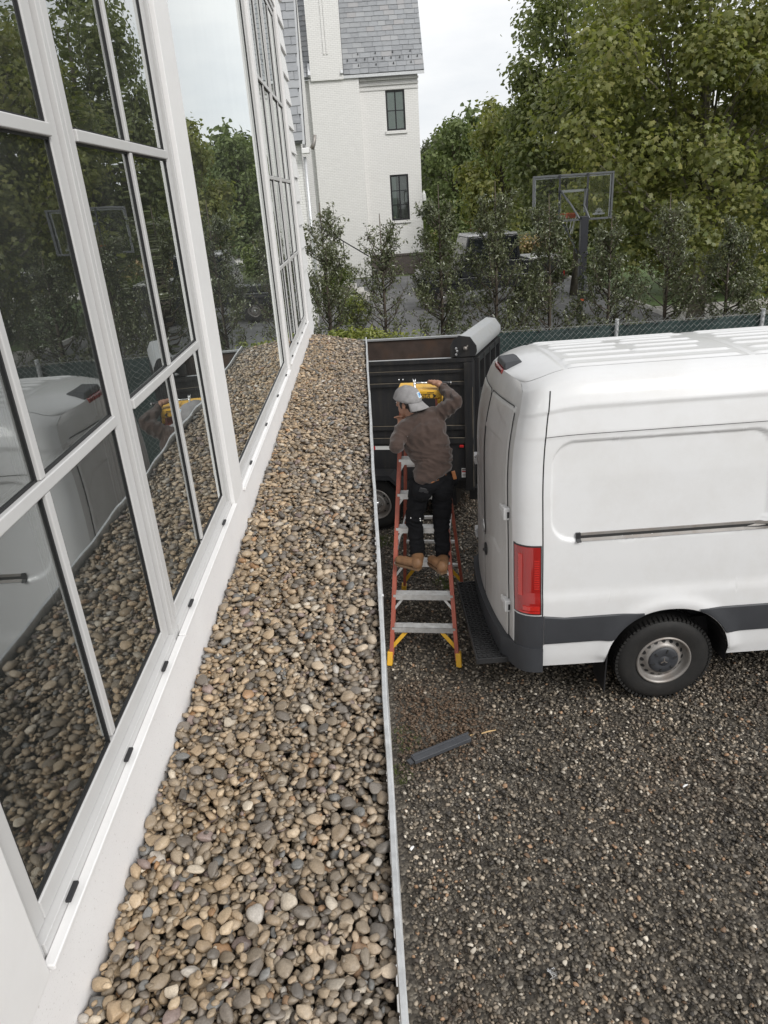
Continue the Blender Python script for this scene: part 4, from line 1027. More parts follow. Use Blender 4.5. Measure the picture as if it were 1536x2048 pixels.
b.ell(hp(0, .084, -.058), (.022, .012, .009), HM)
b.cap(hp(0, -.03, -.06), neck+Vector((0, 0, -.02)), .055, .060)
b.cap(neck, che, .055, .085); b.cap(che, pel, .085, .085)
for a, e, w in ((shL, elL, wrL), (shR, elR, wrR)): b.cap(a, e, .045, .038); b.cap(e, w, .038, .026)
for h_, k_, a_ in ((hipL, knL, anL), (hipR, knR, anR)): b.cap(h_, k_, .07, .048); b.cap(k_, a_, .048, .034)
for a_, t_, h_ in ((anL, toL, heL), (anR, toR, heR)): b.cap(a_, h_+(t_-h_)*.25+Vector((0, 0, .02)), .024, .018); b.cap(h_+(t_-h_)*.25+Vector((0, 0, .02)), h_+(t_-h_)*.8+Vector((0, 0, .02)), .018, .016)
# right hand closed round the hammer handle (handle runs along hd)
ham0, ham1 = P(829, 766, 6.0), P(901, 765.5, 5.97)
hd = (ham1-ham0).normalized(); gp = ham0+hd*((haR-ham0).dot(hd))
pd = (wrR-gp); pd = (pd-hd*pd.dot(hd)*.25).normalized()   # from handle back to the wrist
up_ = pd.cross(hd).normalized()
if up_.z < 0: up_ = -up_
palm = gp+pd*.022+up_*.022
b.cap(wrR, palm+pd*.02, .026, .028); b.cap(palm-hd*.026, palm+hd*.026, .022, .022); b.ell(palm, (.042, .036, .020), Matrix((hd, pd, up_)).transposed())
for k in range(4):
    q = hd*(-.036+.024*k); L_ = (.9, 1.0, .95, .8)[k]
    a0 = gp+q+up_*.026+pd*.012; a1 = gp+q-pd*.016*L_+up_*.022; a2 = gp+q-pd*.026*L_-up_*.006; a3 = gp+q-pd*.008-up_*.022
    b.cap(a0, a1, .0105, .010, 10); b.cap(a1, a2, .010, .009, 10); b.cap(a2, a3, .009, .0078, 10)
b.cap(palm-hd*.03+pd*.015, gp-hd*.052+up_*.010, .013, .011, 10); b.cap(gp-hd*.052+up_*.010, gp-hd*.062-up_*.012-pd*.014, .011, .009, 10)
# left hand raised beside the face, gripping the roof edge trim
lp_ = haL; lu = (haL-wrL).normalized(); lr = Vector((-.75, .55, .1)); lr = (lr-lu*lr.dot(lu)).normalized(); ln = lu.cross(lr)
b.cap(wrL, lp_, .024, .026); b.ell(lp_+lu*.02, (.020, .042, .045), Matrix((ln, lr, lu)).transposed())
for k in range(4):
    q = lr*(-.030+.020*k); L_ = (.85, 1, .95, .8)[k]; a0 = lp_+q+lu*.05; a1 = a0+lu*.032*L_+lr*.008; a2 = a1+lu*.012+ln*.020*L_-Vector((.015, 0, 0)); a3 = a2+ln*.012-lu*.012-Vector((.012, 0, 0))
    b.cap(a0, a1, .0100, .0095, 10); b.cap(a1, a2, .0095, .0088, 10); b.cap(a2, a3, .0088, .0078, 10)
b.cap(lp_+lr*-.035, lp_+lr*-.055+lu*.03, .012, .011, 10); b.cap(lp_+lr*-.055+lu*.03, lp_+lr*-.052+lu*.055, .011, .009, 10)
body = b.obj('body', M_skin, man); remesh(body, .0058, 3)
# hair under the cap, eyes
hr_ = MB(); hr_.ell(hp(0, -.022, .018), (.081, .083, .075), HM); hr_.ell(hp(0, -.055, -.045), (.062, .045, .045), HM)
for s_ in (-1, 1): hr_.ell(hp(s_*.072, .015, .0), (.012, .020, .036), HM)
remesh(hr_.obj('hair', M_hair, man), .007, 4)
for s_ in (-1, 1):
    MB().ell(hp(s_*.031, .0835, .016), (.011, .008, .008), HM).obj('eye', M_white, man, smooth=True); MB().ell(hp(s_*.031, .090, .016), (.0055, .003, .0055), HM).obj('iris', M_hair, man, smooth=True)
    MB().cap(hp(s_*.018, .093, .036), hp(s_*.044, .084, .037), .005, .004, 8).obj('eyebrow', M_hair, man, smooth=True)
# shirt
s1 = MB()
ctr = lambda p_, q_, t: p_+(q_-p_)*t
tx = (shR-shL).normalized(); 
def tors(c, w, d, h): s1.ell(c, (w, d, h), Matrix((tx, tx.cross(Vector((0, 0, 1))).normalized()*-1, Vector((0, 0, 1)))).transposed())
tors(pel+Vector((0, 0, .045)), .170, .134, .07); tors(ctr(pel, wai, .5), .168, .124, .12); tors(wai, .168, .124, .13); tors(ctr(wai, che, .5), .178, .127, .14); tors(che, .192, .128, .15); tors(upc+Vector((0, 0, -.04)), .175, .115, .10)
s1.cap(shL+Vector((.03, 0, 0)), upc, .085, .09); s1.cap(shR-Vector((.02, 0, 0)), upc, .085, .09); s1.cap(upc, neck+Vector((0, 0, -.035)), .10, .072)
s1.cap(shR, elR, .072, .053); s1.cap(elR, ctr(elR, wrR, .93), .053, .037)
s1.cap(shL, elL, .068, .052); s1.cap(elL, ctr(elL, wrL, .80), .050, .040)
sh_ = s1.obj('shirt', M_shirt, man); remesh(sh_, .0075, 10, .55); fold(sh_, lambda p_: shirt_fold(p_))
MB().lathe([(.041, -.012), (.044, -.008), (.044, .008), (.041, .012)], Matrix.Translation(ctr(elR, wrR, .93)) @ (wrR-elR).to_track_quat('Z', 'Y').to_matrix().to_4x4(), 20).obj('cuff', M_shirt, man, smooth=True)
# trousers
t1 = MB()
def hipell(c, w, d, h): t1.ell(c, (w, d, h), Matrix((tx, tx.cross(Vector((0, 0, 1))).normalized()*-1, Vector((0, 0, 1)))).transposed())
hipell(pel+Vector((0, 0, .015)), .172, .128, .075); hipell(ctr(pel, ctr(hipL, hipR, .5), .6), .178, .138, .10)
t1.ell(hipL+Vector((.01, -.05, -.04)), (.085, .085, .10)); t1.ell(hipR+Vector((-.01, -.05, -.04)), (.085, .085, .10))
for h_, k_, a_ in ((hipL, knL, anL), (hipR, knR, anR)): t1.cap(h_, k_, .098, .068); t1.cap(k_, ctr(k_, a_, .55), .068, .063); t1.cap(ctr(k_, a_, .55), a_+Vector((0, 0, .01)), .062, .058)
tr_ = t1.obj('trousers', M_denim, man); remesh(tr_, .0075, 6); fold(tr_, lambda p_: denim_fold(p_))
bl = MB(); n = 40
for q in range(n+1): pass
bc = pel+Vector((0, 0, .012)); ty_ = tx.cross(Vector((0, 0, 1))).normalized()*-1
ring = [bc+tx*(.165*math.cos(2*pi*q/n))+ty_*(.128*math.sin(2*pi*q/n)) for q in range(n)]
bv = [p_+Vector((0, 0, dz)) for dz in (-.012, .012) for p_ in ring]; bv += [bc+(p_-bc)*.93 for p_ in bv]
bl.add(bv, [(q, (q+1) % n, n+(q+1) % n, n+q) for q in range(n)]+[(2*n+(q+1) % n, 2*n+q, 3*n+q, 3*n+(q+1) % n) for q in range(n)]+[(n+q, n+(q+1) % n, 3*n+(q+1) % n, 3*n+q) for q in range(n)])
bl.obj('belt', M_belt, man, smooth=True)
q = P(848, 981, 5.50); MB().box((-.04, -.006, -.02), (.04, .006, .02), T(*q) @ RY(.30)).obj('phone_in_pocket', M_black, man, bevel=.004)
q = P(907, 950, 5.60); MB().box((-.012, -.01, -.04), (.02, .01, .035), T(*q) @ RY(-.2)).obj('tool_pouch', M_belt, man, bevel=.005)
MB().ell(P(909, 962, 5.62), (.035, .03, .045)).obj('tool_pouch', M_denim, man, smooth=True)
for q in ((826, 1034), (840, 1037), (841, 1041), (822, 1036)): MB().ell(P(*q, 5.595), (.006, .004, .007)).obj('paint_spot', M_white, man)
# boots
for a_, t_, h_ in ((anL, toL, heL), (anR, toR, heR)):
    f_ = (t_-h_); f_.z = 0; f_.normalize(); r_ = f_.cross(Vector((0, 0, 1))); Mf = Matrix((r_, f_, Vector((0, 0, 1)))).transposed(); zs = .953
    hb_ = Vector((h_.x, h_.y, zs)); tb_ = hb_+f_*.275; hb_ = hb_+f_*.012
    m = MB(); m.cap(hb_+Vector((0, 0, .045))+f_*.03, a_+Vector((0, 0, .0)), .050, .058); m.ell(hb_+f_*.13+Vector((0, 0, .045)), (.042, .11, .042), Mf); m.ell(hb_+f_*.20+Vector((0, 0, .042)), (.045, .056, .036), Mf); m.ell(hb_+f_*.03+Vector((0, 0, .05)), (.043, .05, .055), Mf)
    bo = m.obj('boot', M_boot, man); remesh(bo, .007, 4)
    out = [(.034, .0), (.038, .05), (.035, .11), (.046, .19), (.040, .235), (.018, .258), (-.013, .258), (-.036, .235), (-.043, .19), (-.033, .11), (-.036, .05), (-.032, .0)]
    MB().prism(out, T(hb_.x, hb_.y, zs-.012) @ Mf.to_4x4(), .024).obj('sole', M_sole, bo, bevel=.004)
# cap, worn backwards
cm = MB(); CT = lambda r, f, u: hp(r, f-.006, u+.03)
cup = (hup*.96-fdir*.26).normalized(); cf = (fdir-cup*fdir.dot(cup)).normalized(); CM = Matrix((cf.cross(cup), cf, cup)).transposed()
cc0 = head+hup*.030-fdir*.004
def capp(th, ph):  # dome
    r = math.cos(ph); q = Vector((.101*r*math.cos(th), .117*r*math.sin(th), .112*math.sin(ph)**.92 if ph > 0 else .0)); return cc0+CM @ q
cm.grid(lambda ph, th: capp(th, ph), list(np.linspace(0, pi/2, 14)), list(np.linspace(0, 2*pi, 41)))
cm.v = [tuple(Vector(q)+(Vector(q)-cc0).normalized()*(.0045*ridge(Vector(q)*16)+.003*mnoise.noise(Vector(q)*40))) for q in cm.v]
cpo = cm.obj('cap', M_cap, man, smooth=True)
for q in range(3):
    MB().tube([capp(q*pi/3+t_[0], t_[1])+(capp(q*pi/3+t_[0], t_[1])-cc0).normalized()*.002 for t_ in [(0, a_) for a_ in np.linspace(.05, pi/2, 12)]+[(pi, a_) for a_ in np.linspace(pi/2, .05, 12)]], .0018, 5).obj('cap_seam', M_cap, cpo, smooth=True)
s_ = cpo.modifiers.new('sol', 'SOLIDIFY'); s_.thickness = .004
bm2 = MB()
def brim(u, v):   # u across -1..1, v outwards 0..1
    th = -pi/2+u*1.02; q = Vector((.100*math.cos(th), .116*math.sin(th), .004)); L_ = .085*(1-.55*abs(u)**2.6)
    q += Vector((q.x*.10*v, -L_*v, -.030*v-.020*v*u*u-.02*u*u*v)); return cc0+CM @ q
bm2.grid(brim, list(np.linspace(-1, 1, 21)), list(np.linspace(0, 1, 8)))
bo = bm2.obj('cap_brim', M_cap, cpo, smooth=True); s_ = bo.modifiers.new('sol', 'SOLIDIFY'); s_.thickness = .005
MB().ell(capp(0, pi/2)+cup*.002, (.008, .008, .005)).obj('cap_button', M_cap, cpo, smooth=True)
pc = cc0+CM @ Vector((.008, -.1035, .062)); pn = (CM @ Vector((.05, -.80, .55))).normalized(); pu = (cup-pn*cup.dot(pn)).normalized(); pr_ = pu.cross(pn); PM = Matrix((pr_, pu, pn)).transposed().to_4x4(); PM.translation = pc
MB().box((-.023, -.025, -.006), (.023, .025, .002), PM).obj('cap_patch', M_white, cpo)
MB().box((-.018, -.020, .0021), (.006, .020, .0032), PM).obj('patch_print', M_lblue, cpo); MB().box((.0065, -.006, .0021), (.018, .020, .0032), PM).obj('patch_print', M_blue, cpo)
MB().box((-.006, -.008, .0033), (.012, .006, .0042), PM).obj('patch_print', M_blue, cpo); MB().box((-.010, -.010, .0033), (-.006, .010, .0045), PM).obj('patch_print', M_white, cpo)

# ================================================================== HAMMER
hammer = thing('claw_hammer', 'steel claw hammer with black grip held across the ladder top', 'hammer', ham0)
MB().tube([ham0+hd*.01, ham0+hd*.16], [.008, .009], 12).obj('shaft', M_chrome, hammer, smooth=True)
MB().tube([ham0+hd*.155, ham0+hd*.19, ham0+hd*.28, ham1], [.011, .0145, .013, .015], 12).obj('grip', M_black, hammer, smooth=True)
MB().tube([ham1+hd*.0005, ham1+hd*.006], [.015, .013], 12).obj('butt', M_chrome, hammer, smooth=True)
hv = Vector((0, -.25, -1)).normalized()
m = MB(); m.tube([ham0-hv*.006, ham0+hv*.012, ham0+hv*.030, ham0+hv*.036, ham0+hv*.05], [.012, .011, .010, .014, .0135], 12)
for s_ in (-1, 1): m.tube([ham0-hv*.004+hd*.004*s_, ham0-hv*.022+hd*.008*s_+Vector((0, .004, 0)), ham0-hv*.030+hd*.012*s_+Vector((0, .018, 0))], [.009, .006, .003], 8)
m.obj('head', M_chrome, hammer, smooth=True)

# ================================================================== DEBRIS ON THE YARD
a, b_ = G(826, 1527, .02), G(938, 1481, .02); dd = (b_-a).normalized()
bd = thing('plastic_board', 'slate grey plastic trim offcut lying on the gravel', 'board', a)
MB().bar(a+Vector((0, 0, .036)), b_+Vector((0, 0, .036)), .075, .035).obj('board', M_plank, bd, bevel=.004)
MB().bar(a+Vector((0, .025, .056)), b_+Vector((0, .025, .056)), .02, .006).obj('lip', M_plank, bd, bevel=.002)
MB().bar(a-dd*.05+Vector((.01, 0, .03)), a-dd*.003+Vector((0, 0, .03)), .05, .012).obj('snapped_end', M_plank, bd)
def splinter(x0, y0, x1, y1, r, mat, name, label, cat):
    p0, p1 = G(x0, y0, .03), G(x1, y1, .03); m = MB().tube([p0, p0+(p1-p0)*.5+Vector((0, 0, .004)), p1], [r*.8, r, r*.6], 6); o = m.obj(name, mat); setp(o, label, cat); return o
splinter(963, 1467, 992, 1460, .006, M_twig, 'straw', 'pale straw splinter on the gravel near the grey board', 'straw')
splinter(940, 1471, 948, 1469, .005, M_twig, 'straw', 'short straw bit touching the far tip of the grey board', 'straw')
splinter(807, 1249, 826, 1246, .010, M_white, 'offcut', 'white offcut stick on the gravel under the ladder', 'offcut')
splinter(957, 1630, 959, 1641, .005, M_white, 'offcut', 'thin white sliver on open gravel below the grey board', 'offcut')
splinter(821, 1700, 827, 1693, .010, M_white, 'offcut', 'white paint flake on gravel beside the metal roof edge', 'offcut')
splinter(1366, 1574, 1375, 1569, .007, M_white, 'offcut', 'white chip on gravel out in front of the van wheel', 'offcut')
c = G(1105, 1945, .035); m = MB()
for k in range(9): m.add([c+Vector((random.uniform(-.03, .03), random.uniform(-.035, .035), random.uniform(-.02, .02))) for _ in range(3)], [(0, 1, 2)])
fo = m.obj('foil_scrap', M_chrome); setp(fo, 'crumpled shiny foil scrap lying on the gravel', 'foil'); s_ = fo.modifiers.new('s', 'SOLIDIFY'); s_.thickness = .003
# grass tufts at the foot of the wall and under the ladder
def tuft(c, n, r, h, label):
    v = []; f = []
    for i in range(n):
        a = random.uniform(0, 2*pi); rr = r*math.sqrt(random.random()); p0 = Vector((c.x+rr*math.cos(a), c.y+rr*math.sin(a), 0)); hh = h*random.uniform(.5, 1.2); l_ = Vector((random.gauss(0, .5), random.gauss(0, .5), 1)).normalized()*hh
        w = Vector((math.cos(a+1), math.sin(a+1), 0))*.003; k = len(v); v += [p0-w, p0+w, p0+l_*.6+w*.7, p0+l_*.6-w*.7, p0+l_+Vector((l_.x, l_.y, -.2*hh))*.4]; f += [(k, k+1, k+2, k+3), (k+3, k+2, k+4)]
    o = MB().add(v, f).obj('grass_tuft', M_grass); setp(o, label, 'grass', kind='stuff')
tuft(G(890, 1168, 0), 260, .13, .06, 'small grass tuft on gravel behind the ladder'); tuft(G(770, 1085, 0), 260, .16, .06, 'grass tuft at the trailer wheel')
tuft(G(800, 1550, 0), 140, .10, .035, 'low grass along the wall foot'); tuft(G(806, 1480, 0), 160, .16, .03, 'dry grass patch beside the wall')
# ================================================================== CHAIN-LINK FENCE
FY = 10.9; FZ = 2.0
fence = thing('chain_link_fence', 'galvanised chain-link fence with dark green privacy screen behind van', 'fence', (4, FY, 0))
dx = .092; m = MB(); v = []; f = []
x = -3.0; r_ = .0038
while x < 13.5:
    pts = []; nz = int((FZ-.05)/(dx/2))
    for i in range(nz+1):
        pts.append((x+(dx/2 if i % 2 else 0)+random.gauss(0, .0012), FY+(.006 if i % 2 else -.006), FZ-(dx/2)*(nz-i)))
    m.tube([Vector(q) for q in pts], r_, 3, False)
    m.tube([Vector((2*x+dx-px_, py+.004, pz)) for px_, py, pz in pts], r_, 3, False)
    x += dx
o = m.obj('wire_mesh', M_wire, fence); o['kind'] = 'stuff'
for px_ in (P(1236, 640, FY).x, P(1530, 620, FY).x, P(1236, 640, FY).x-2.25, P(1236, 640, FY).x-4.5, P(1530, 620, FY).x+2.25, P(1530, 620, FY).x+4.5):
    MB().tube([(px_, FY+.035, 0), (px_, FY+.035, FZ+.005)], .030, 14).obj('post', M_galv, fence, smooth=True, auto=.6)
m = MB(); us = np.linspace(-3, 13.4, 150); vs = np.linspace(.02, FZ-.085, 14)
m.grid(lambda a, b: Vector((a, FY+.075+.018*math.sin(a*2.7+1.5*math.sin(b*2))+.012*math.sin(a*7.1+b*3), b-(.015*math.sin(a*2.79)**2 if b > 1.7 else 0))), list(us), list(vs))
m.obj('privacy_screen', M_screen, fence, smooth=True)
for xx in np.arange(-2.8, 13, .45): MB().box((xx-.006, FY-.008, FZ-.11), (xx+.006, FY+.08, FZ-.095)).obj('screen_tie', M_black, fence)
MB().tube([(xx, FY+.012, FZ-.06) for xx in np.linspace(-3, 13.4, 60)], .0025, 4).obj('tension_wire', M_wire, fence)

# ================================================================== LEAVES AND TREES
def maple_tmpl():
    half = [(0, 1.0), (25, .58), (49, .95), (78, .52), (112, .76), (165, .36)]
    an = [(math.radians(t), r) for t, r in half]; out = an+[(2*pi-t, r) for t, r in an[:0:-1]]
    pts = [(0, .05, .03)]+[(r*math.sin(t), r*math.cos(t), -.16*r*r+.06*math.sin(5*t)) for t, r in out]; n = len(out)
    return np.array(pts), np.array([(0, k+1, (k+1) % n+1) for k in range(n)])
TM_MAPLE = maple_tmpl()
TM_LEAF = (np.array([(0, -1, -.05), (.42, 0, .14), (0, 1, -.12), (-.42, 0, .14)]), np.array([(0, 1, 2), (0, 2, 3)]))
TM_BROAD = (np.array([(0, -1, -.1), (.62, -.2, .16), (.4, .6, .05), (0, 1, -.2), (-.4, .6, .05), (-.62, -.2, .16)]), np.array([(0, 1, 2), (0, 2, 3), (0, 3, 4), (0, 4, 5)]))
def leaf_frames(nrm):
    n = len(nrm); nrm = nrm/np.linalg.norm(nrm, axis=1)[:, None]; t = rng.normal(size=(n, 3)); t[:, 2] -= .7
    t -= nrm*(t*nrm).sum(1)[:, None]; t /= np.linalg.norm(t, axis=1)[:, None]; b = np.cross(t, nrm)
    return np.stack([b, t, nrm], 2)
def leaf_mesh(name, pos, nrm, size, tm):
    F = leaf_frames(nrm); v, f = tm; n = len(pos)
    vv = np.einsum('nij,kj->nki', F, v)*size[:, None, None]+pos[:, None, :]
    ff = f[None]+(np.arange(n)*len(v))[:, None, None]
    return bulkmesh(name, vv.reshape(-1, 3), ff.reshape(-1, 3)), F
def clump_leaves(cent, crad, n, up=.6, outw=.8, flat=.75, shell=.5):
    k = rng.integers(0, len(cent), n); d = rng.normal(size=(n, 3)); d /= np.linalg.norm(d, axis=1)[:, None]
    rr = (shell+(1-shell)*rng.random(n)**.6)*np.asarray(crad)[k]*(1+.25*rng.normal(size=n)); q = d*rr[:, None]; q[:, 2] *= flat
    nrm = d*outw+np.array([0, 0, up])+rng.normal(size=(n, 3))*.55
    return cent[k]+q, nrm
def trunk_mesh(base, cents, hsplit, r0, seed=0, kmax=40, spread=.55):
    m = MB(); base = Vector(base); top = Vector((base.x, base.y, hsplit)); c_ = Vector(cents.mean(0)); apex = Vector((c_.x, c_.y, cents[:, 2].max()*.92))
    pts = [base, base+(top-base)*.5+Vector((.06, .03, 0)), top, top+(apex-top)*.5+Vector((.1, -.08, 0)), apex]
    m.tube(pts, [r0*1.25, r0, r0*.85, r0*.45, r0*.1], 10)
    for i in rng.permutation(len(cents))[:kmax]:
        e = Vector(cents[i]); t = random.uniform(.1, .8); s_ = top+(apex-top)*t*max(0, min(1, (e.z-hsplit)/(apex.z-hsplit+.01)))
        mid = s_+(e-s_)*.5+Vector((0, 0, -.04*(e-s_).length))
        m.tube([s_, mid, e], [r0*.26, r0*.15, r0*.05], 6)
        for _ in range(3):
            a = e+Vector(rng.normal(size=3))*.28*spread*2; m.tube([mid+(e-mid)*.5, a], [r0*.07, r0*.02], 4)
    return m
def crown_cents(c, rad, n, fn=None, inner=.35):
    out = []
    while len(out) < n:
        q = rng.uniform(-1, 1, 3); l = np.linalg.norm(q)
        if l > 1 or l < inner*rng.random()**.5: continue
        p_ = np.array(c)+q*np.array(rad)
        if fn is None or fn(p_): out.append(p_)
    return np.array(out)
def tree(name, label, cat, base, c, rad, ncl, crad, nleaf, lsize, mat, bark, hsplit, r0, tm=TM_MAPLE, group=None, singles=0, fn=None, up=.6, extra=None, flat=.75):
    t = thing(name, label, cat, base, group=group)
    ce = crown_cents(c, rad, ncl, fn)
    if extra is not None: ce = np.concatenate([ce, np.array(extra)])
    cr_ = rng.uniform(.75, 1.3, len(ce))*crad
    pos, nrm = clump_leaves(ce, cr_, nleaf, up, flat=flat); size = lsize*rng.uniform(.6, 1.2, nleaf)
    pos[:, 2] = np.maximum(pos[:, 2], .1)
    trunk_mesh(base, ce, hsplit, r0).obj('trunk', bark, t, smooth=True)
    if singles:
        d = np.linalg.norm(pos-np.array([0, 0, CAMH]), axis=1); q = (pos-np.array([0, 0, CAMH])) @ R.T; u = FPX*q[:, 0]/q[:, 2]+768; w = FPX*q[:, 1]/q[:, 2]+1024
        inv = (u > 20) & (u < 1516) & (w > 20) & (w < 620); sc_ = np.where(inv, size/d, 0); od = np.argsort(-sc_); si, re = od[:singles], od[singles:]
        Fs = leaf_frames(nrm[si]); me = bulkmesh('leaf', tm[0], tm[1]); me.materials.append(mat)
        for F_, i in zip(Fs, si):
            o = bpy.data.objects.new('leaf', me); C.objects.link(o); o.parent = t; o.matrix_parent_inverse = WM[t].inverted()
            M4 = Matrix(F_.tolist()).to_4x4() @ Matrix.Diagonal((size[i],)*3+(1,)); M4.translation = Vector(pos[i]); o.matrix_basis = M4
        pos, nrm, size = pos[re], nrm[re], size[re]
    me, _ = leaf_mesh('crown', pos, nrm, size, tm); o = link('crown', me, mat, t); o['kind'] = 'stuff'
    return t
# the two plane trees
s1c = P(1430, 180, 13.2)
lowx = [tuple(P(a, b, Y)) for a, b, Y in ((1400, 480, 16.6), (1430, 470, 16.5), (1510, 470, 16.6), (1380, 420, 16.8), (1520, 540, 16.6), (1480, 400, 16.7), (1395, 510, 16.6), (1450, 330, 16.5), (1300, 300, 17), (1200, 330, 17.6), (1180, 260, 17.5), (1240, 400, 17.8), (1190, 180, 17.6), (1170, 400, 18), (1240, 100, 17.5), (1340, 430, 17))]
tree('plane_tree', 'large broad-leaved plane tree hanging over the chain-link fence beside the van', 'tree', (8.9, 19.6, 0), (8.55, 19.5, 5.1), (3.8, 2.6, 3.5), 130, .68, 35000, .088, M_lsyc, M_barkp, 2.0, .2, singles=300, extra=lowx)
tree('plane_tree', 'tall plane tree rising behind the basketball backboard', 'tree', (8.0, 28, 0), (8.1, 28, 6.3), (2.6, 2.8, 4.9), 115, .72, 27000, .092, M_lsyc2, M_barkp, 2.0, .18, tm=TM_BROAD, extra=[tuple(P(a, b, 27)) for a, b in ((1085, 60), (1055, 130), (1050, 230), (1095, 20), (1030, 300), (1045, 350), (1110, -30), (1035, 420), (1080, 430))])
tree('plane_tree', 'plane tree standing past the front of the white van', 'tree', (13, 16.5, 0), (13.2, 16.5, 4.8), (2.8, 2.6, 3.6), 60, .85, 6000, .17, M_lsyc, M_barkp, 1.9, .17, tm=TM_BROAD)
tree('plane_tree', 'plane tree in the second row behind the overhanging one', 'tree', (14, 25, 0), (13.8, 25, 4.9), (4.0, 3, 4.2), 80, .85, 9500, .15, M_lsyc2, M_barkp, 1.9, .2, tm=TM_BROAD)
tree('young_tree', 'small light green tree between white house and tall plane tree', 'tree', (7.0, 38, 0), (7.0, 38, 5.0), (1.9, 1.9, 3.2), 45, .7, 5500, .13, M_lsyc, M_bark, 1.4, .10, tm=TM_BROAD)
tree('young_tree', 'dark leafy tree beside the right corner of the white brick house', 'tree', (6.2, 50, 0), (6.2, 50, 4.2), (2.0, 2, 3.6), 50, .75, 5000, .15, M_lfar, M_bark, 1.2, .12, tm=TM_BROAD)
# trees along the back
far = [(860, 330, 90, 3.2, 5.5, 'round-headed tree on the skyline right against the house corner'), (935, 250, 85, 3.6, 7.5, 'tallest skyline tree beside the willow'), (975, 300, 70, 4, 7, 'skyline tree reaching into the tall plane tree'), (1080, 330, 60, 5, 6.5, 'wide tree filling the gap behind the backboard'), (1230, 330, 60, 6, 7, 'wide tree at the end of the pale road'), (1400, 330, 55, 6, 7, 'wide tree far behind the overhanging plane tree'), (1560, 330, 50, 6, 7, 'wide tree far past the front of the van')]
for x_, y_, Y_, rx_, hh, lab in far:
    b0 = P(x_, y_, Y_); zt_ = b0.z+1.0
    tree('background_tree', lab, 'tree', (b0.x, Y_, 0), (b0.x, Y_, zt_*.55), (rx_, rx_*.8, zt_*.48), 60, 1.2, 4200, .36, M_lfar, M_bark, 1.5, .2, tm=TM_BROAD)
# willow
wb = P(893, 300, 75); wt = thing('willow_tree', 'weeping willow with hanging strands behind the hedge', 'tree', (wb.x, 75, 0)); ps = []; nr = []
for k in range(420):
    a = random.uniform(0, 2*pi); r = 2.6*math.sqrt(random.random()); z0 = 8.6-.32*r*r*.5+random.gauss(0, .3); L_ = random.uniform(2, 5.5)*(.5+.5*r/2.6)
    for j in range(int(L_/.22)): ps.append((wb.x+r*math.cos(a)*(1+.06*j*.22)+random.gauss(0, .06), 75+r*math.sin(a)+random.gauss(0, .06), z0-j*.22)); nr.append((math.cos(a), math.sin(a), .2))
ps = np.array(ps); nr = np.array(nr)+rng.normal(size=(len(nr), 3))*.4
me, _ = leaf_mesh('crown', ps, nr, .20*rng.uniform(.7, 1.3, len(ps)), TM_LEAF); o = link('crown', me, M_lwil, wt); o['kind'] = 'stuff'
MB().tube([(wb.x, 75, 0), (wb.x+.2, 75, 4), (wb.x, 75, 7.5)], [.5, .4, .15], 10).obj('trunk', M_bark, wt, smooth=True)

# hollies along the fence
def holly(name, label, x, Y, h, w, nleaf, dens=1.0, lean_=0.0, sparse_low=.0):
    t = thing(name, label, 'tree', (x, Y, 0), group='row of slim hollies behind the fence'); m = MB(); ps = []; nr = []
    m.tube([(x, Y, 0), (x+.03+lean_*.5, Y, h*.5), (x+lean_, Y, h*.97)], [.04, .026, .006], 7)
    nb = 64
    for k in range(nb):
        z0 = h*(.06+.78*(k+random.random())/nb); a = random.uniform(0, 2*pi); tt = z0/h
        L_ = w*.5*(1.25 if tt < .45 else 1.25-1.0*(tt-.45)/.55)*random.uniform(.6, 1.15); rise = random.uniform(.5, 1.1)*L_+.10
        e = Vector((x+lean_*tt+L_*math.cos(a), Y+L_*math.sin(a), min(z0+rise, h*1.01))); s_ = Vector((x+lean_*tt, Y, z0)); mid = s_+(e-s_)*.5+Vector((math.cos(a)*.08*L_, math.sin(a)*.08*L_, -.12*L_))
        m.tube([s_, mid, e], [.011, .008, .003], 5)
        nl = int(nleaf/nb*(1 if tt > sparse_low else .45)*(.7+.6*random.random())); tw = [mid+(e-mid)*q for q in (0, .35, .7, 1.0)]
        tips = []
        for q in tw:
            for _ in range(3):
                p1 = q+Vector((random.gauss(0, .10), random.gauss(0, .10), random.gauss(.09, .07))); m.tube([q, p1], [.004, .0015], 3, False); tips.append((q, p1))
        for _ in range(nl):
            q, p1 = random.choice(tips); u = random.random()**.7*1.05; pp = q+(p1-q)*u; ps.append((pp.x+random.gauss(0, .028), pp.y+random.gauss(0, .028), pp.z+random.gauss(0, .028))); nr.append((random.gauss(0, 1)+math.cos(a)*.3, random.gauss(0, 1)+math.sin(a)*.3, random.gauss(.55, .7)))
    m.obj('trunk', M_bark, t, smooth=True)
    ps = np.array(ps); me, _ = leaf_mesh('crown', ps, np.array(nr), .031*rng.uniform(.6, 1.25, len(ps)), TM_LEAF); o = link('crown', me, M_lhol, t); o['kind'] = 'stuff'
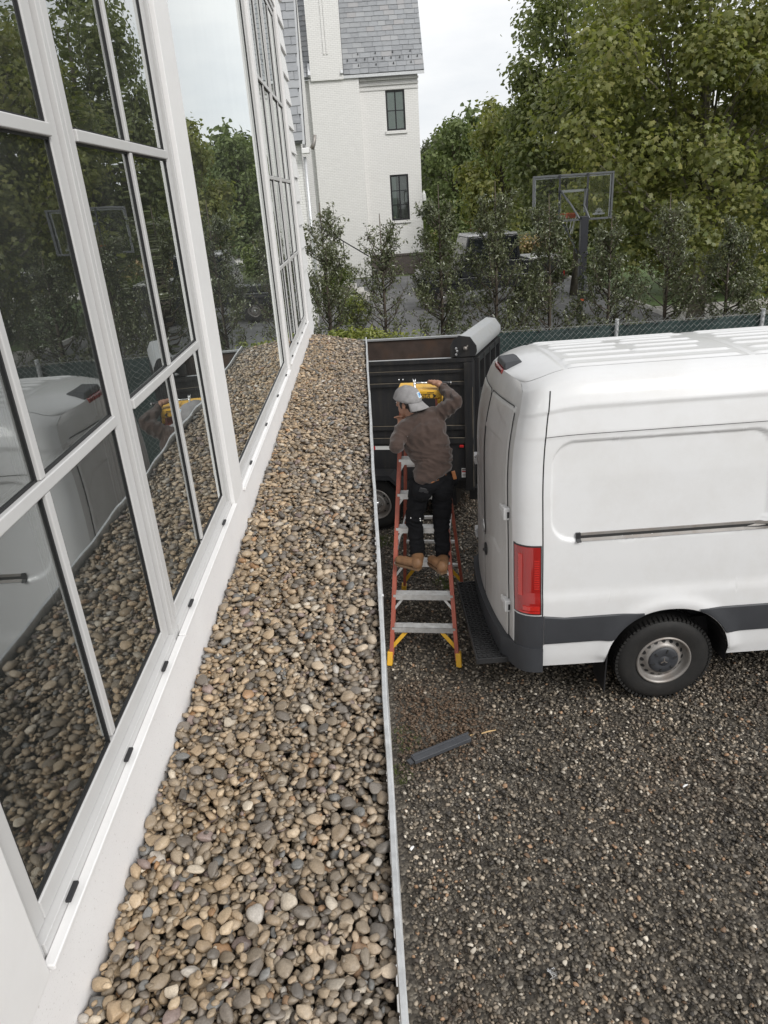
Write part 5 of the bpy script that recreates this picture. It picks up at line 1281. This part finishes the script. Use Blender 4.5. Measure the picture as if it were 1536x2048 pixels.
for (px_, py, wd, nl, Y_, ln, sl, lab) in ((655, 388, 1.02, 8800, 12.7, -.05, 0, 'dense slim holly beside the clapboard corner, in front of the handrail'), (765, 412, .88, 5600, 12.9, .0, .55, 'thin holly with bare lower stems in front of the brick house window'),
        (880, 352, .88, 8600, 13.0, .0, .1, 'slim holly in front of the right corner of the brick house'), (990, 345, .9, 9200, 13.0, .0, 0, 'slim holly screening the black pickup truck'),
        (1100, 372, .9, 8400, 13.1, -.05, 0, 'slim holly in front of the left half of the backboard'), (1212, 420, .9, 7800, 13.1, .05, .1, 'slim holly to the van side of the basketball pole'), (1330, 372, .85, 6000, 13.2, 0, .35, 'sparse holly under the overhanging plane tree'), (1450, 430, 1.0, 8000, 13.4, 0, .2, 'shaded holly behind the overhanging plane tree')):
    b0 = P(px_, py, Y_); b1 = P(px_, 650, Y_); holly('holly_tree', lab, b1.x, Y_, b0.z, wd, nl, lean_=ln+(b0.x-b1.x)*.5, sparse_low=sl)
# shrubs
def shrub(name, label, c, rad, n, ls, mat, tm=TM_LEAF, group=None, ncl=16, crad=.3):
    t = thing(name, label, 'shrub', (c[0], c[1], 0), group=group); ce = crown_cents(c, rad, ncl, None, .2); ce[:, 2] = np.maximum(ce[:, 2], .1)
    pos, nrm = clump_leaves(ce, np.full(len(ce), crad), n, .7); pos[:, 2] = np.maximum(pos[:, 2], .02)
    me, _ = leaf_mesh('foliage', pos, nrm, ls*rng.uniform(.6, 1.2, n), tm); o = link('foliage', me, mat, t); o['kind'] = 'stuff'
    m = MB()
    for k in range(min(ncl, 10)): m.tube([(c[0], c[1], 0), tuple(ce[k])], [.02, .006], 5)
    m.obj('stems', M_bark, t); return t
for k, (px_, w_) in enumerate(((690, .45), (745, .40), (795, .38))):
    b0 = P(px_, 668, 11.5); shrub('laurel_shrub', ('yellow-green laurel shrub at the clapboard corner foot', 'yellow-green laurel shrub between the two first hollies', 'yellow-green laurel shrub behind the end of the trailer bed')[k], (b0.x, 11.5, 1.52), (w_, .25, .50), 2300, .045, M_lyel, crad=.2)
b0 = G(690, 610); shrub('boxwood_shrub', 'clipped green shrub at the foot of the handrail steps', (b0.x-.5, b0.y, .75), (.9, .7, .8), 4500, .06, M_lbush, crad=.35, ncl=30)
b0 = G(715, 600); shrub('boxwood_shrub', 'low yellowish shrub at the edge of the asphalt drive', (b0.x-.1, 25, .45), (.5, .8, .5), 1800, .06, M_lyel, crad=.3)
for k, (x_, y_, rx_, h_, mt, lab) in enumerate(((8.6, 62, 3, 1.2, M_lflow, 'flowering bed with pale blooms behind the pickup truck'), (11.5, 47, 2.5, 1.0, M_lflow, 'flowering bed with pale blooms beside the pale road'), (9.8, 34, 1.6, 1.1, M_lbush, 'green bush behind the basketball pole'), (12.6, 27, 1.8, 1.2, M_lbush, 'bright green bush along the pale path'), (16, 28, 2.2, 1.3, M_lbush, 'green bush under the second row plane tree'), (5.0, 66, 2.5, 1.8, M_lbush, 'clipped hedge bush far beside the house corner'), (4.9, 44.5, .8, 1.6, M_lbush, 'tall clipped bush touching the house corner'))):
    shrub('bush', lab, (x_, y_, h_*.5), (rx_, .9, h_*.6), 2600, .11, mt, TM_BROAD, crad=.5, ncl=26)
shrub('undergrowth', 'dark undergrowth below the overhanging plane tree behind the fence', (7.6, 13.2, .8), (2.4, .6, .9), 5200, .05, M_lhol, crad=.4, ncl=40)
m_ = sheet('lawn', 9.25, 40, 23.3, 37.9, .0, M_lawn); m2_ = sheet('lawn', -20, -2.2, 13, 39, .004, M_lawn)
kb = MB().box((9.1, 13.6, 0), (9.22, 38, .12)).obj('kerb', M_conc); kb['kind'] = 'structure'
kb = MB().box((9.23, 23.2, 0), (30, 23.32, .12)).obj('kerb', M_conc); kb['kind'] = 'structure'

# ================================================================== BASKETBALL HOOP
hoop = thing('basketball_hoop', 'in-ground basketball hoop with clear backboard seen from behind', 'basketball hoop', (4.55, 15.6, 0))
pt, pb = P(1169, 432, 15.6), P(1158, 655, 15.6); pb = Vector((pt.x, 15.6, 0))
MB().box((pt.x-.075, 15.53, 2.05), (pt.x+.075, 15.67, pt.z)).obj('extension_arm_housing', M_hoop, hoop, bevel=.01)
MB().box((pt.x-.06, 15.54, 0), (pt.x+.05, 15.66, 2.2)).obj('pole', M_hoop, hoop, bevel=.01)
MB().box((pt.x-.08, 15.525, 1.62), (pt.x+.07, 15.535, 1.66)).obj('height_label', M_orangerim, hoop)
MB().box((pt.x+.02, 15.50, 1.75), (pt.x+.085, 15.56, 2.15)).obj('crank_box', M_hoopg, hoop, bevel=.006)
b0, b1 = P(1066, 353, 16.6), P(1221, 437, 16.6); zt_, zb_ = b0.z, b1.z; xl, xr = b0.x, b1.x+.02; yb = 16.6; fr = .042
fm = MB().box((xl, yb-.03, zt_-fr), (xr, yb+.03, zt_)).box((xl, yb-.03, zb_), (xr, yb+.03, zb_+fr)).box((xl, yb-.03, zb_+fr), (xl+fr, yb+.03, zt_-fr)).box((xr-fr, yb-.03, zb_+fr), (xr, yb+.03, zt_-fr)).obj('backboard_frame', M_hoopg, hoop, bevel=.004)
MB().box((xl+fr, yb+.005, zb_+fr), (xr-fr, yb+.015, zt_-fr)).obj('backboard_panel', M_clear, hoop)
m = MB(); e0 = .018
for (a0, a1, c0, c1) in ((xl+fr, xr-fr, zt_-fr-.03, zt_-fr-.004), (xl+fr+.002, xl+fr+.03, zb_+fr, zt_-fr-.032), (xr-fr-.03, xr-fr-.002, zb_+fr, zt_-fr-.032)): m.box((a0, yb+.016, c0), (a1, yb+.019, c1))
m.obj('boundary_stripe', M_white, hoop)
xc = (xl+xr)/2; m = MB(); w_ = .30
for (a0, a1, c0, c1) in ((xc-w_, xc+w_, zb_+.58, zb_+.63), (xc-w_, xc-w_+.05, zb_+.16, zb_+.579), (xc+w_-.05, xc+w_, zb_+.16, zb_+.579)): m.box((a0, yb+.016, c0), (a1, yb+.020, c1))
m.obj('target_square', M_white, hoop)
for xx in (xc-.30, xc+.30): MB().box((xx-.02, yb-.06, zb_+.05), (xx+.02, yb-.031, zt_-.01)).obj('back_strut', M_hoop, hoop)
for s_ in (-1, 1):
    for z0, z1 in ((pt.z-.05, zb_+.62), (pt.z-.75, zb_+.08)):
        MB().tube([(pt.x+s_*.10, 15.6, z0), (pt.x+s_*.13, 16.1, z0+(z1-z0)*.45), (xc+s_*.28, yb-.05, z1)], .022, 8).obj('support_arm', M_hoopg if z0 > 2.9 else M_hoop, hoop, smooth=True)
rc = Vector((xc, yb+.40, zb_+.14)); MB().tube([rc+Vector((.228*math.cos(a), .228*math.sin(a), 0)) for a in np.linspace(0, 2*pi, 30)], .009, 6).obj('rim', M_orangerim, hoop, smooth=True)
MB().box((xc-.09, yb+.02, zb_+.06), (xc+.09, yb+.18, zb_+.15)).obj('rim_bracket', M_orangerim, hoop, bevel=.005)
m = MB()
for k in range(12):
    a = 2*pi*k/12; m.tube([rc+Vector((.225*math.cos(a), .225*math.sin(a), 0)), rc+Vector((.17*math.cos(a+.26), .17*math.sin(a+.26), -.2)), rc+Vector((.13*math.cos(a), .13*math.sin(a), -.42))], .004, 4); m.tube([rc+Vector((.225*math.cos(a), .225*math.sin(a), 0)), rc+Vector((.17*math.cos(a-.26), .17*math.sin(a-.26), -.2)), rc+Vector((.13*math.cos(a), .13*math.sin(a), -.42))], .004, 4)
o = m.obj('net', M_white, hoop); o['kind'] = 'stuff'
lg = P(1198, 424, yb); m = MB(); m.box((lg.x-.13, yb+.016, lg.z-.05), (lg.x+.13, yb+.02, lg.z-.015))
for k in range(7):
    a = pi*k/6; m.bar(Vector((lg.x+.02*math.cos(a), yb+.018, lg.z)), Vector((lg.x+.085*math.cos(a), yb+.018, lg.z+.085*math.sin(a))), .022, .003, (0, 1, 0))
m.obj('board_logo', M_white, hoop)

# ================================================================== WHITE BRICK HOUSE
M_blind = simple('window_blind', (.62, .70, .64), .8, var=.05)
HY = 40.0
bh = thing('brick_house', 'white painted brick house with steep slate roof and black windows', 'house', (0, HY, 0))
xR, xC, xCh = 3.28, .42, -1.92   # right corner, chimney breast edge, left
zE = 9.22
# right facade with window openings cut out of real wall blocks
w1 = (1.68, 2.60, 6.82, 8.58); w2 = (1.66, 2.64, 2.68, 4.84)
def wallpiece(x0, x1, z0, z1, y0=HY, y1=HY+.35): return MB().box((x0, y0, z0), (x1, y1, z1))
WX0, WX1 = 1.67, 2.61
wallpiece(xC, WX0, 1.05, zE).obj('wall', M_wbrick, bh); wallpiece(WX1, xR, 1.05, zE).obj('wall', M_wbrick, bh)
for z0, z1 in ((1.05, w2[2]), (w2[3], w1[2]), (w1[3], zE)): wallpiece(WX0, WX1, z0, z1).obj('wall', M_wbrick, bh)
MB().box((xR-.35, HY+.351, 0), (xR, HY+11, zE)).obj('wall', M_wbrick, bh)
MB().box((xC-2.4, HY-.30, 0), (xC, HY+1.2, zE+.02)).obj('chimney_breast', M_wbrick, bh)
MB().box((xC-14, HY, 0), (xC-2.401, HY+.35, zE)).obj('wall', M_wbrick, bh)
MB().box((-10, HY+10.6, 0), (xR-.36, HY+11, zE)).obj('wall', M_wbrick, bh)
for k, (zz, pr) in enumerate(((zE-.62, .04), (zE-.42, .07), (zE-.22, .10))): MB().box((xC+.001, HY-pr, zz), (xR+pr*.3, HY-.001, zz+.10)).obj('cornice_course', M_wbrick, bh)
st_ = MB(); st_.box((-1.86, HY-.40, zE-.1), (-.30, HY+1.2, 15.5)); ch = st_.obj('chimney', M_wbrick, bh)
for xx in (-1.16, -1.02): MB().box((xx, HY-.43, zE+.95), (xx+.07, HY-.401, 14.5)).obj('chimney_rib', M_wbrick, ch)
MB().box((xC+.001, HY-.06, .0), (xR+.05, HY+.3, .94)).obj('plinth', M_rbrick, bh)
n_ = int((xR-xC)/.11)
for k in range(n_): MB().box((xC+.02+k*.1105, HY-.10, .945), (xC+.02+k*.1105+.10, HY-.0, 1.045)).obj('brick', M_rbrick, bh)
def farwin(x0, x1, z0, z1, rows):
    f_ = MB(); t_ = .085; y0, y1 = HY+.05, HY+.16
    f_.box((x0, y0, z0), (x0+t_, y1, z1)).box((x1-t_, y0, z0), (x1, y1, z1)).box((x0+t_, y0, z0), (x1-t_, y1, z0+t_)).box((x0+t_, y0, z1-t_), (x1-t_, y1, z1))
    w_ = f_.obj('window', M_black, bh); xm = (x0+x1)/2
    MB().box((xm-.03, y0+.02, z0+t_), (xm+.03, y1-.02, z1-t_)).obj('muntin', M_black, w_)
    zz = np.linspace(z0+t_, z1-t_, rows+1)
    for q in zz[1:-1]:
        MB().box((x0+t_, y0+.03, q-.018), (xm-.031, y1-.03, q+.018)).obj('muntin', M_black, w_); MB().box((xm+.031, y0+.03, q-.018), (x1-t_, y1-.03, q+.018)).obj('muntin', M_black, w_)
    for a, b_ in ((x0+t_, xm-.03), (xm+.03, x1-t_)):
        for q0, q1 in zip(zz, zz[1:]): MB().box((a, y0+.05, q0), (b_, y0+.058, q1)).obj('pane', M_glassfar, w_)
    MB().box((x0-.06, HY-.07, z0-.13), (x1+.06, HY+.04, z0-.001)).obj('sill', M_wbrick, w_)
    MB().box((x0+.08, HY+.135, z0+.08), (x1-.08, HY+.14, z1-.08) if rows == 2 else (x0+.3, HY+.14, z1-.08)).obj('blind', M_blind, w_); MB().box((x0, HY+.349, z0), (x1, HY+.36, z1)).obj('room_back', M_int, w_)
farwin(WX0, WX1, w1[2], w1[3], 2); farwin(WX0, WX1, w2[2], w2[3], 3)
# slate roof: pitch and courses
PIT = math.radians(56); RZ0 = zE+.05; RY0_ = HY-.32
def rp(x, s, n=0): return Vector((x, RY0_+s*math.cos(PIT)-n*math.sin(PIT), RZ0+s*math.sin(PIT)+n*math.cos(PIT)))
def roofdeck(x0, x1, S): return MB().add([rp(x0, 0), rp(x1, 0), rp(x1, S), rp(x0, S), rp(x0, 0, -.12), rp(x1, 0, -.12), rp(x1, S, -.12), rp(x0, S, -.12)], [(0, 1, 2, 3), (7, 6, 5, 4), (0, 4, 5, 1), (1, 5, 6, 2), (2, 6, 7, 3), (3, 7, 4, 0)])
xE = 3.58
rf = roofdeck(-.30, xE, 7.5).obj('roof', M_slate, bh); rf2 = roofdeck(-14, -1.86, 7.5).obj('roof', M_slate, bh)
ex_ = .285
def slate_mesh(w, th=.018, L_=.46):
    e = random.uniform(-.012, .012); e2 = random.uniform(-.012, .012)
    q = [(0, e), (w*.5, (e+e2)/2+random.uniform(-.01, .01)), (w, e2), (w, L_), (0, L_)]; return q
def add_slates(x0, x1, rows, parent, prf, wd=.44, s0=0):
    for r in range(rows):
        x = x0-(0 if r % 2 else wd*.5)
        while x < x1-.05:
            w_ = wd*random.uniform(.8, 1.2); a, b_ = max(x, x0), min(x+w_-.012, x1)
            if b_-a > .06:
                pl_ = slate_mesh(b_-a); S = s0+r*ex_
                bo_ = [prf(a+u, S+v, .006+.030*(1-v/.46)) for u, v in pl_]; to_ = [prf(a+u, S+v, .034+.036*(1-v/.46)+random.uniform(0, .004)) for u, v in pl_]; n = 5
                MB().add(bo_+to_, [tuple(range(n-1, -1, -1)), tuple(range(n, 2*n))]+[(k, (k+1) % n, n+(k+1) % n, n+k) for k in range(n)]).obj('slate', M_slate, parent)
            x += w_
add_slates(-.28, xE, 17, rf, rp); add_slates(-3.1, -1.88, 17, rf2, rp)
for r in (1, 2, 3):
    for k in range(9):
        if r % 2 == k % 2 or r == 2:
            q = rp(-.05+k*.42+.1*(r % 2), r*ex_*1.1+.1, .06); MB().box((q.x-.02, q.y-.05, q.z-.02), (q.x+.02, q.y, q.z+.07)).obj('snow_guard', M_black, rf)
for x0, x1 in ((-.42, -.30), (-1.98, -1.86)): MB().add([rp(x0, -.02, .03), rp(x1, -.02, .03), rp(x1, .62, .03), rp(x0, .62, .03), rp(x0, -.02, .20), rp(x1, -.02, .20), rp(x1, .62, .20), rp(x0, .62, .20)], [(3, 2, 1, 0), (4, 5, 6, 7), (0, 1, 5, 4), (1, 2, 6, 5), (2, 3, 7, 6), (3, 0, 4, 7)]).obj('lead_flashing', M_galv, rf)
MB().box((-.30, RY0_-.07, RZ0-.13), (xE, RY0_-.02, RZ0-.005)).obj('eaves_board', M_galv, bh)
# front wing with the steep eaves nearer to the yard
WYY = 25.0
wg = thing('house_wing', 'front wing of the brick house with steep slate roof behind the clapboard corner', 'house', (-3, WYY, 0))
PIT2 = math.radians(62)
def rp2(x, s, n=0): return Vector((x, WYY+s*math.cos(PIT2)-n*math.sin(PIT2), 5.62+s*math.sin(PIT2)+n*math.cos(PIT2)))
wr = MB().add([rp2(-9, 0), rp2(-1.62, 0), rp2(-1.62, 9), rp2(-9, 9), rp2(-9, 0, -.12), rp2(-1.62, 0, -.12), rp2(-1.62, 9, -.12), rp2(-9, 9, -.12)], [(0, 1, 2, 3), (7, 6, 5, 4), (0, 4, 5, 1), (1, 5, 6, 2), (2, 6, 7, 3), (3, 7, 4, 0)]).obj('roof', M_slate, wg)
add_slates(-2.75, -1.60, 19, wr, rp2, .5)
MB().add([rp2(-1.619, -.10, .03), rp2(-1.53, -.10, .03), rp2(-1.53, 9, .03), rp2(-1.619, 9, .03), rp2(-1.619, -.10, -.30), rp2(-1.53, -.10, -.30), rp2(-1.53, 9, -.30), rp2(-1.619, 9, -.30)], [(0, 1, 2, 3), (7, 6, 5, 4), (0, 4, 5, 1), (1, 5, 6, 2), (2, 6, 7, 3), (3, 7, 4, 0)]).obj('rake_board', M_tarpalu, wg)
MB().add([rp2(-1.529, -.10, .045), rp2(-1.51, -.10, .045), rp2(-1.51, 9, .045), rp2(-1.529, 9, .045), rp2(-1.529, -.10, -.02), rp2(-1.51, -.10, -.02), rp2(-1.51, 9, -.02), rp2(-1.529, 9, -.02)], [(0, 1, 2, 3), (7, 6, 5, 4), (0, 4, 5, 1), (1, 5, 6, 2), (2, 6, 7, 3), (3, 7, 4, 0)]).obj('drip_edge', M_black, wg)
MB().add([(-9, WYY+.25, 0), (-1.70, WYY+.25, 0), (-1.70, WYY+6, 0), (-9, WYY+6, 0), (-9, WYY+.25, 5.55), (-1.70, WYY+.25, 5.55), (-1.70, WYY+6, 16), (-9, WYY+6, 16)], [(3, 2, 1, 0), (4, 5, 6, 7), (0, 1, 5, 4), (1, 2, 6, 5), (2, 3, 7, 6), (3, 0, 4, 7)]).obj('wall', M_wbrick, wg)
MB().box((-1.66, WYY-.10, 5.28), (-1.42, WYY+.25, 5.44)).obj('eaves_return', M_trim, wg, bevel=.02)
MB().tube([(-1.35, WYY+.0, 5.40), (-1.27, WYY, 5.52), (-1.20, WYY, 5.78)], [.07, .06, .05], 10).obj('gutter_end', M_rim, wg, smooth=True)
MB().tube([(-1.60, WYY+.2, 5.2), (-1.60, WYY+.2, 0)], .05, 10).obj('downpipe', M_galv, wg, smooth=True)
# entrance steps with handrail by the brick house
es = thing('entrance_steps', 'pale entrance steps with a black handrail beside the brick house', 'steps', (-.2, 31, 0))
q0, q1 = P(640, 455, 31), P(742, 515, 31)
for k in range(5):
    z1 = .18*(5-k); MB().box((q0.x+.3+k*.33, 30.4, 0), (q0.x+.3+(k+1)*.33, 32.2, z1)).obj('step', M_conc, es, bevel=.01)
MB().box((q0.x-1.4, 30.4, 0), (q0.x+.299, 32.2, 1.08)).obj('landing', M_conc, es, bevel=.01)
MB().tube([q0, q1], .025, 8).obj('handrail', M_black, es, smooth=True)
for q, zb in ((q0+(q1-q0)*.02, 1.08), (q1, .0), (q0+(q1-q0)*.45, .6)): MB().tube([q, (q.x, q.y, min(zb, q.z-.05))], .02, 6).obj('rail_post', M_black, es)
lt = P(856, 393, HY+1); wl = thing('wall_lantern', 'white wall lantern on the far side of the house corner', 'lantern', (xR+.1, HY+1.0, 0)); MB().lathe([(.02, .30), (.10, .12), (.12, -.18), (.02, -.22)], T(xR+.18, HY+1, lt.z), 10).obj('lantern', M_white, wl); MB().box((xR+.001, HY+.96, lt.z+.1), (xR+.18, HY+1.04, lt.z+.16)).obj('bracket', M_white, wl)

# ================================================================== PICKUP TRUCK
tk = thing('pickup_truck', 'black boxy pickup truck parked behind the hollies', 'truck', (4.6, 27.5, 0))
c0 = P(923, 470, 27); KX = c0.x
def KT(x, y, z): a = .10; return Vector((KX+x*math.cos(a)-y*math.sin(a), 26.6+x*math.sin(a)+y*math.cos(a), z))
def kbx(m, x0, x1, y0, y1, z0, z1, tx0=0, tx1=0, ty=0):
    q = [KT(*a) for a in ((x0, y0, z0), (x1, y0, z0), (x1, y1, z0), (x0, y1, z0), (x0+tx0, y0+ty, z1), (x1-tx1, y0+ty, z1), (x1-tx1, y1-ty, z1), (x0+tx0, y1-ty, z1))]
    return m.add(q, [(0, 3, 2, 1), (4, 5, 6, 7), (0, 1, 5, 4), (1, 2, 6, 5), (2, 3, 7, 6), (3, 0, 4, 7)])
kbx(MB(), -1.55, 3.75, 0, 1.85, .60, 1.05).obj('lower_body', M_carblack, tk, bevel=.04)
kbx(MB(), -1.55, -.05, .12, 1.73, 1.051, 1.32, .1, 0, .05).obj('bonnet', M_carblack, tk, bevel=.06)
kbx(MB(), -.05, 2.15, .03, 1.82, 1.051, 1.55).obj('cab', M_carblack, tk, bevel=.03)
kbx(MB(), -.02, 2.12, .05, 1.80, 1.551, 2.38, .22, .10, .10).obj('cab_upper', M_carblack, tk, bevel=.04)
kbx(MB(), .18, 2.04, .14, 1.71, 2.381, 2.47, .06, .04, .05).obj('roof_panel', simple('grey_roof_panel', (.30, .30, .31), .35, coat=.4), tk, bevel=.03)
for x0, x1 in ((.12, .92), (1.04, 1.98)):
    MB().add([KT(x0+.03, .045, 1.62), KT(x1, .045, 1.62), KT(x1-.02, .125, 2.28), KT(x0+.14, .125, 2.28)], [(0, 1, 2, 3)]).obj('side_window', M_dglass, tk)
MB().add([KT(2.125, .2, 1.62), KT(2.125, 1.65, 1.62), KT(2.035, 1.6, 2.28), KT(2.035, .25, 2.28)], [(0, 1, 2, 3)]).obj('rear_window', M_dglass, tk)
MB().add([KT(-.025, .2, 1.60), KT(-.025, 1.65, 1.60), KT(.185, 1.6, 2.3), KT(.185, .25, 2.3)], [(3, 2, 1, 0)]).obj('windscreen', M_dglass, tk)
kbx(MB(), 2.20, 3.75, .03, 1.82, 1.051, 1.50).obj('cargo_bed', M_carblack, tk, bevel=.03); kbx(MB(), 2.45, 3.70, .06, 1.79, 1.501, 1.55).obj('bed_cover', M_white, tk, bevel=.02)
MB().box((-.06, -.08, -.10), (.06, .08, .10), Matrix.Translation(KT(.05, -.18, 1.72))).obj('door_mirror', M_black, tk, bevel=.02)
MB().box((-.03, -.02, -.09), (.03, .02, .09), Matrix.Translation(KT(3.72, -.0, .95))).obj('tail_light', M_tail, tk)
for x_ in (-.75, 2.75):
    for y_, s_ in ((.12, -1), (1.73, 1)):
        c = KT(x_, y_, .42); wheel(tk, (c.x, c.y, .42), s_, .42, .22, .26, 'wheel', vanlike=False)
    for y_ in (-.06, 1.72): kbx(MB(), x_-.56, x_+.56, y_, y_+.18, .86, .95, .1, .1, 0).obj('wheel_arch', M_black, tk, bevel=.02)
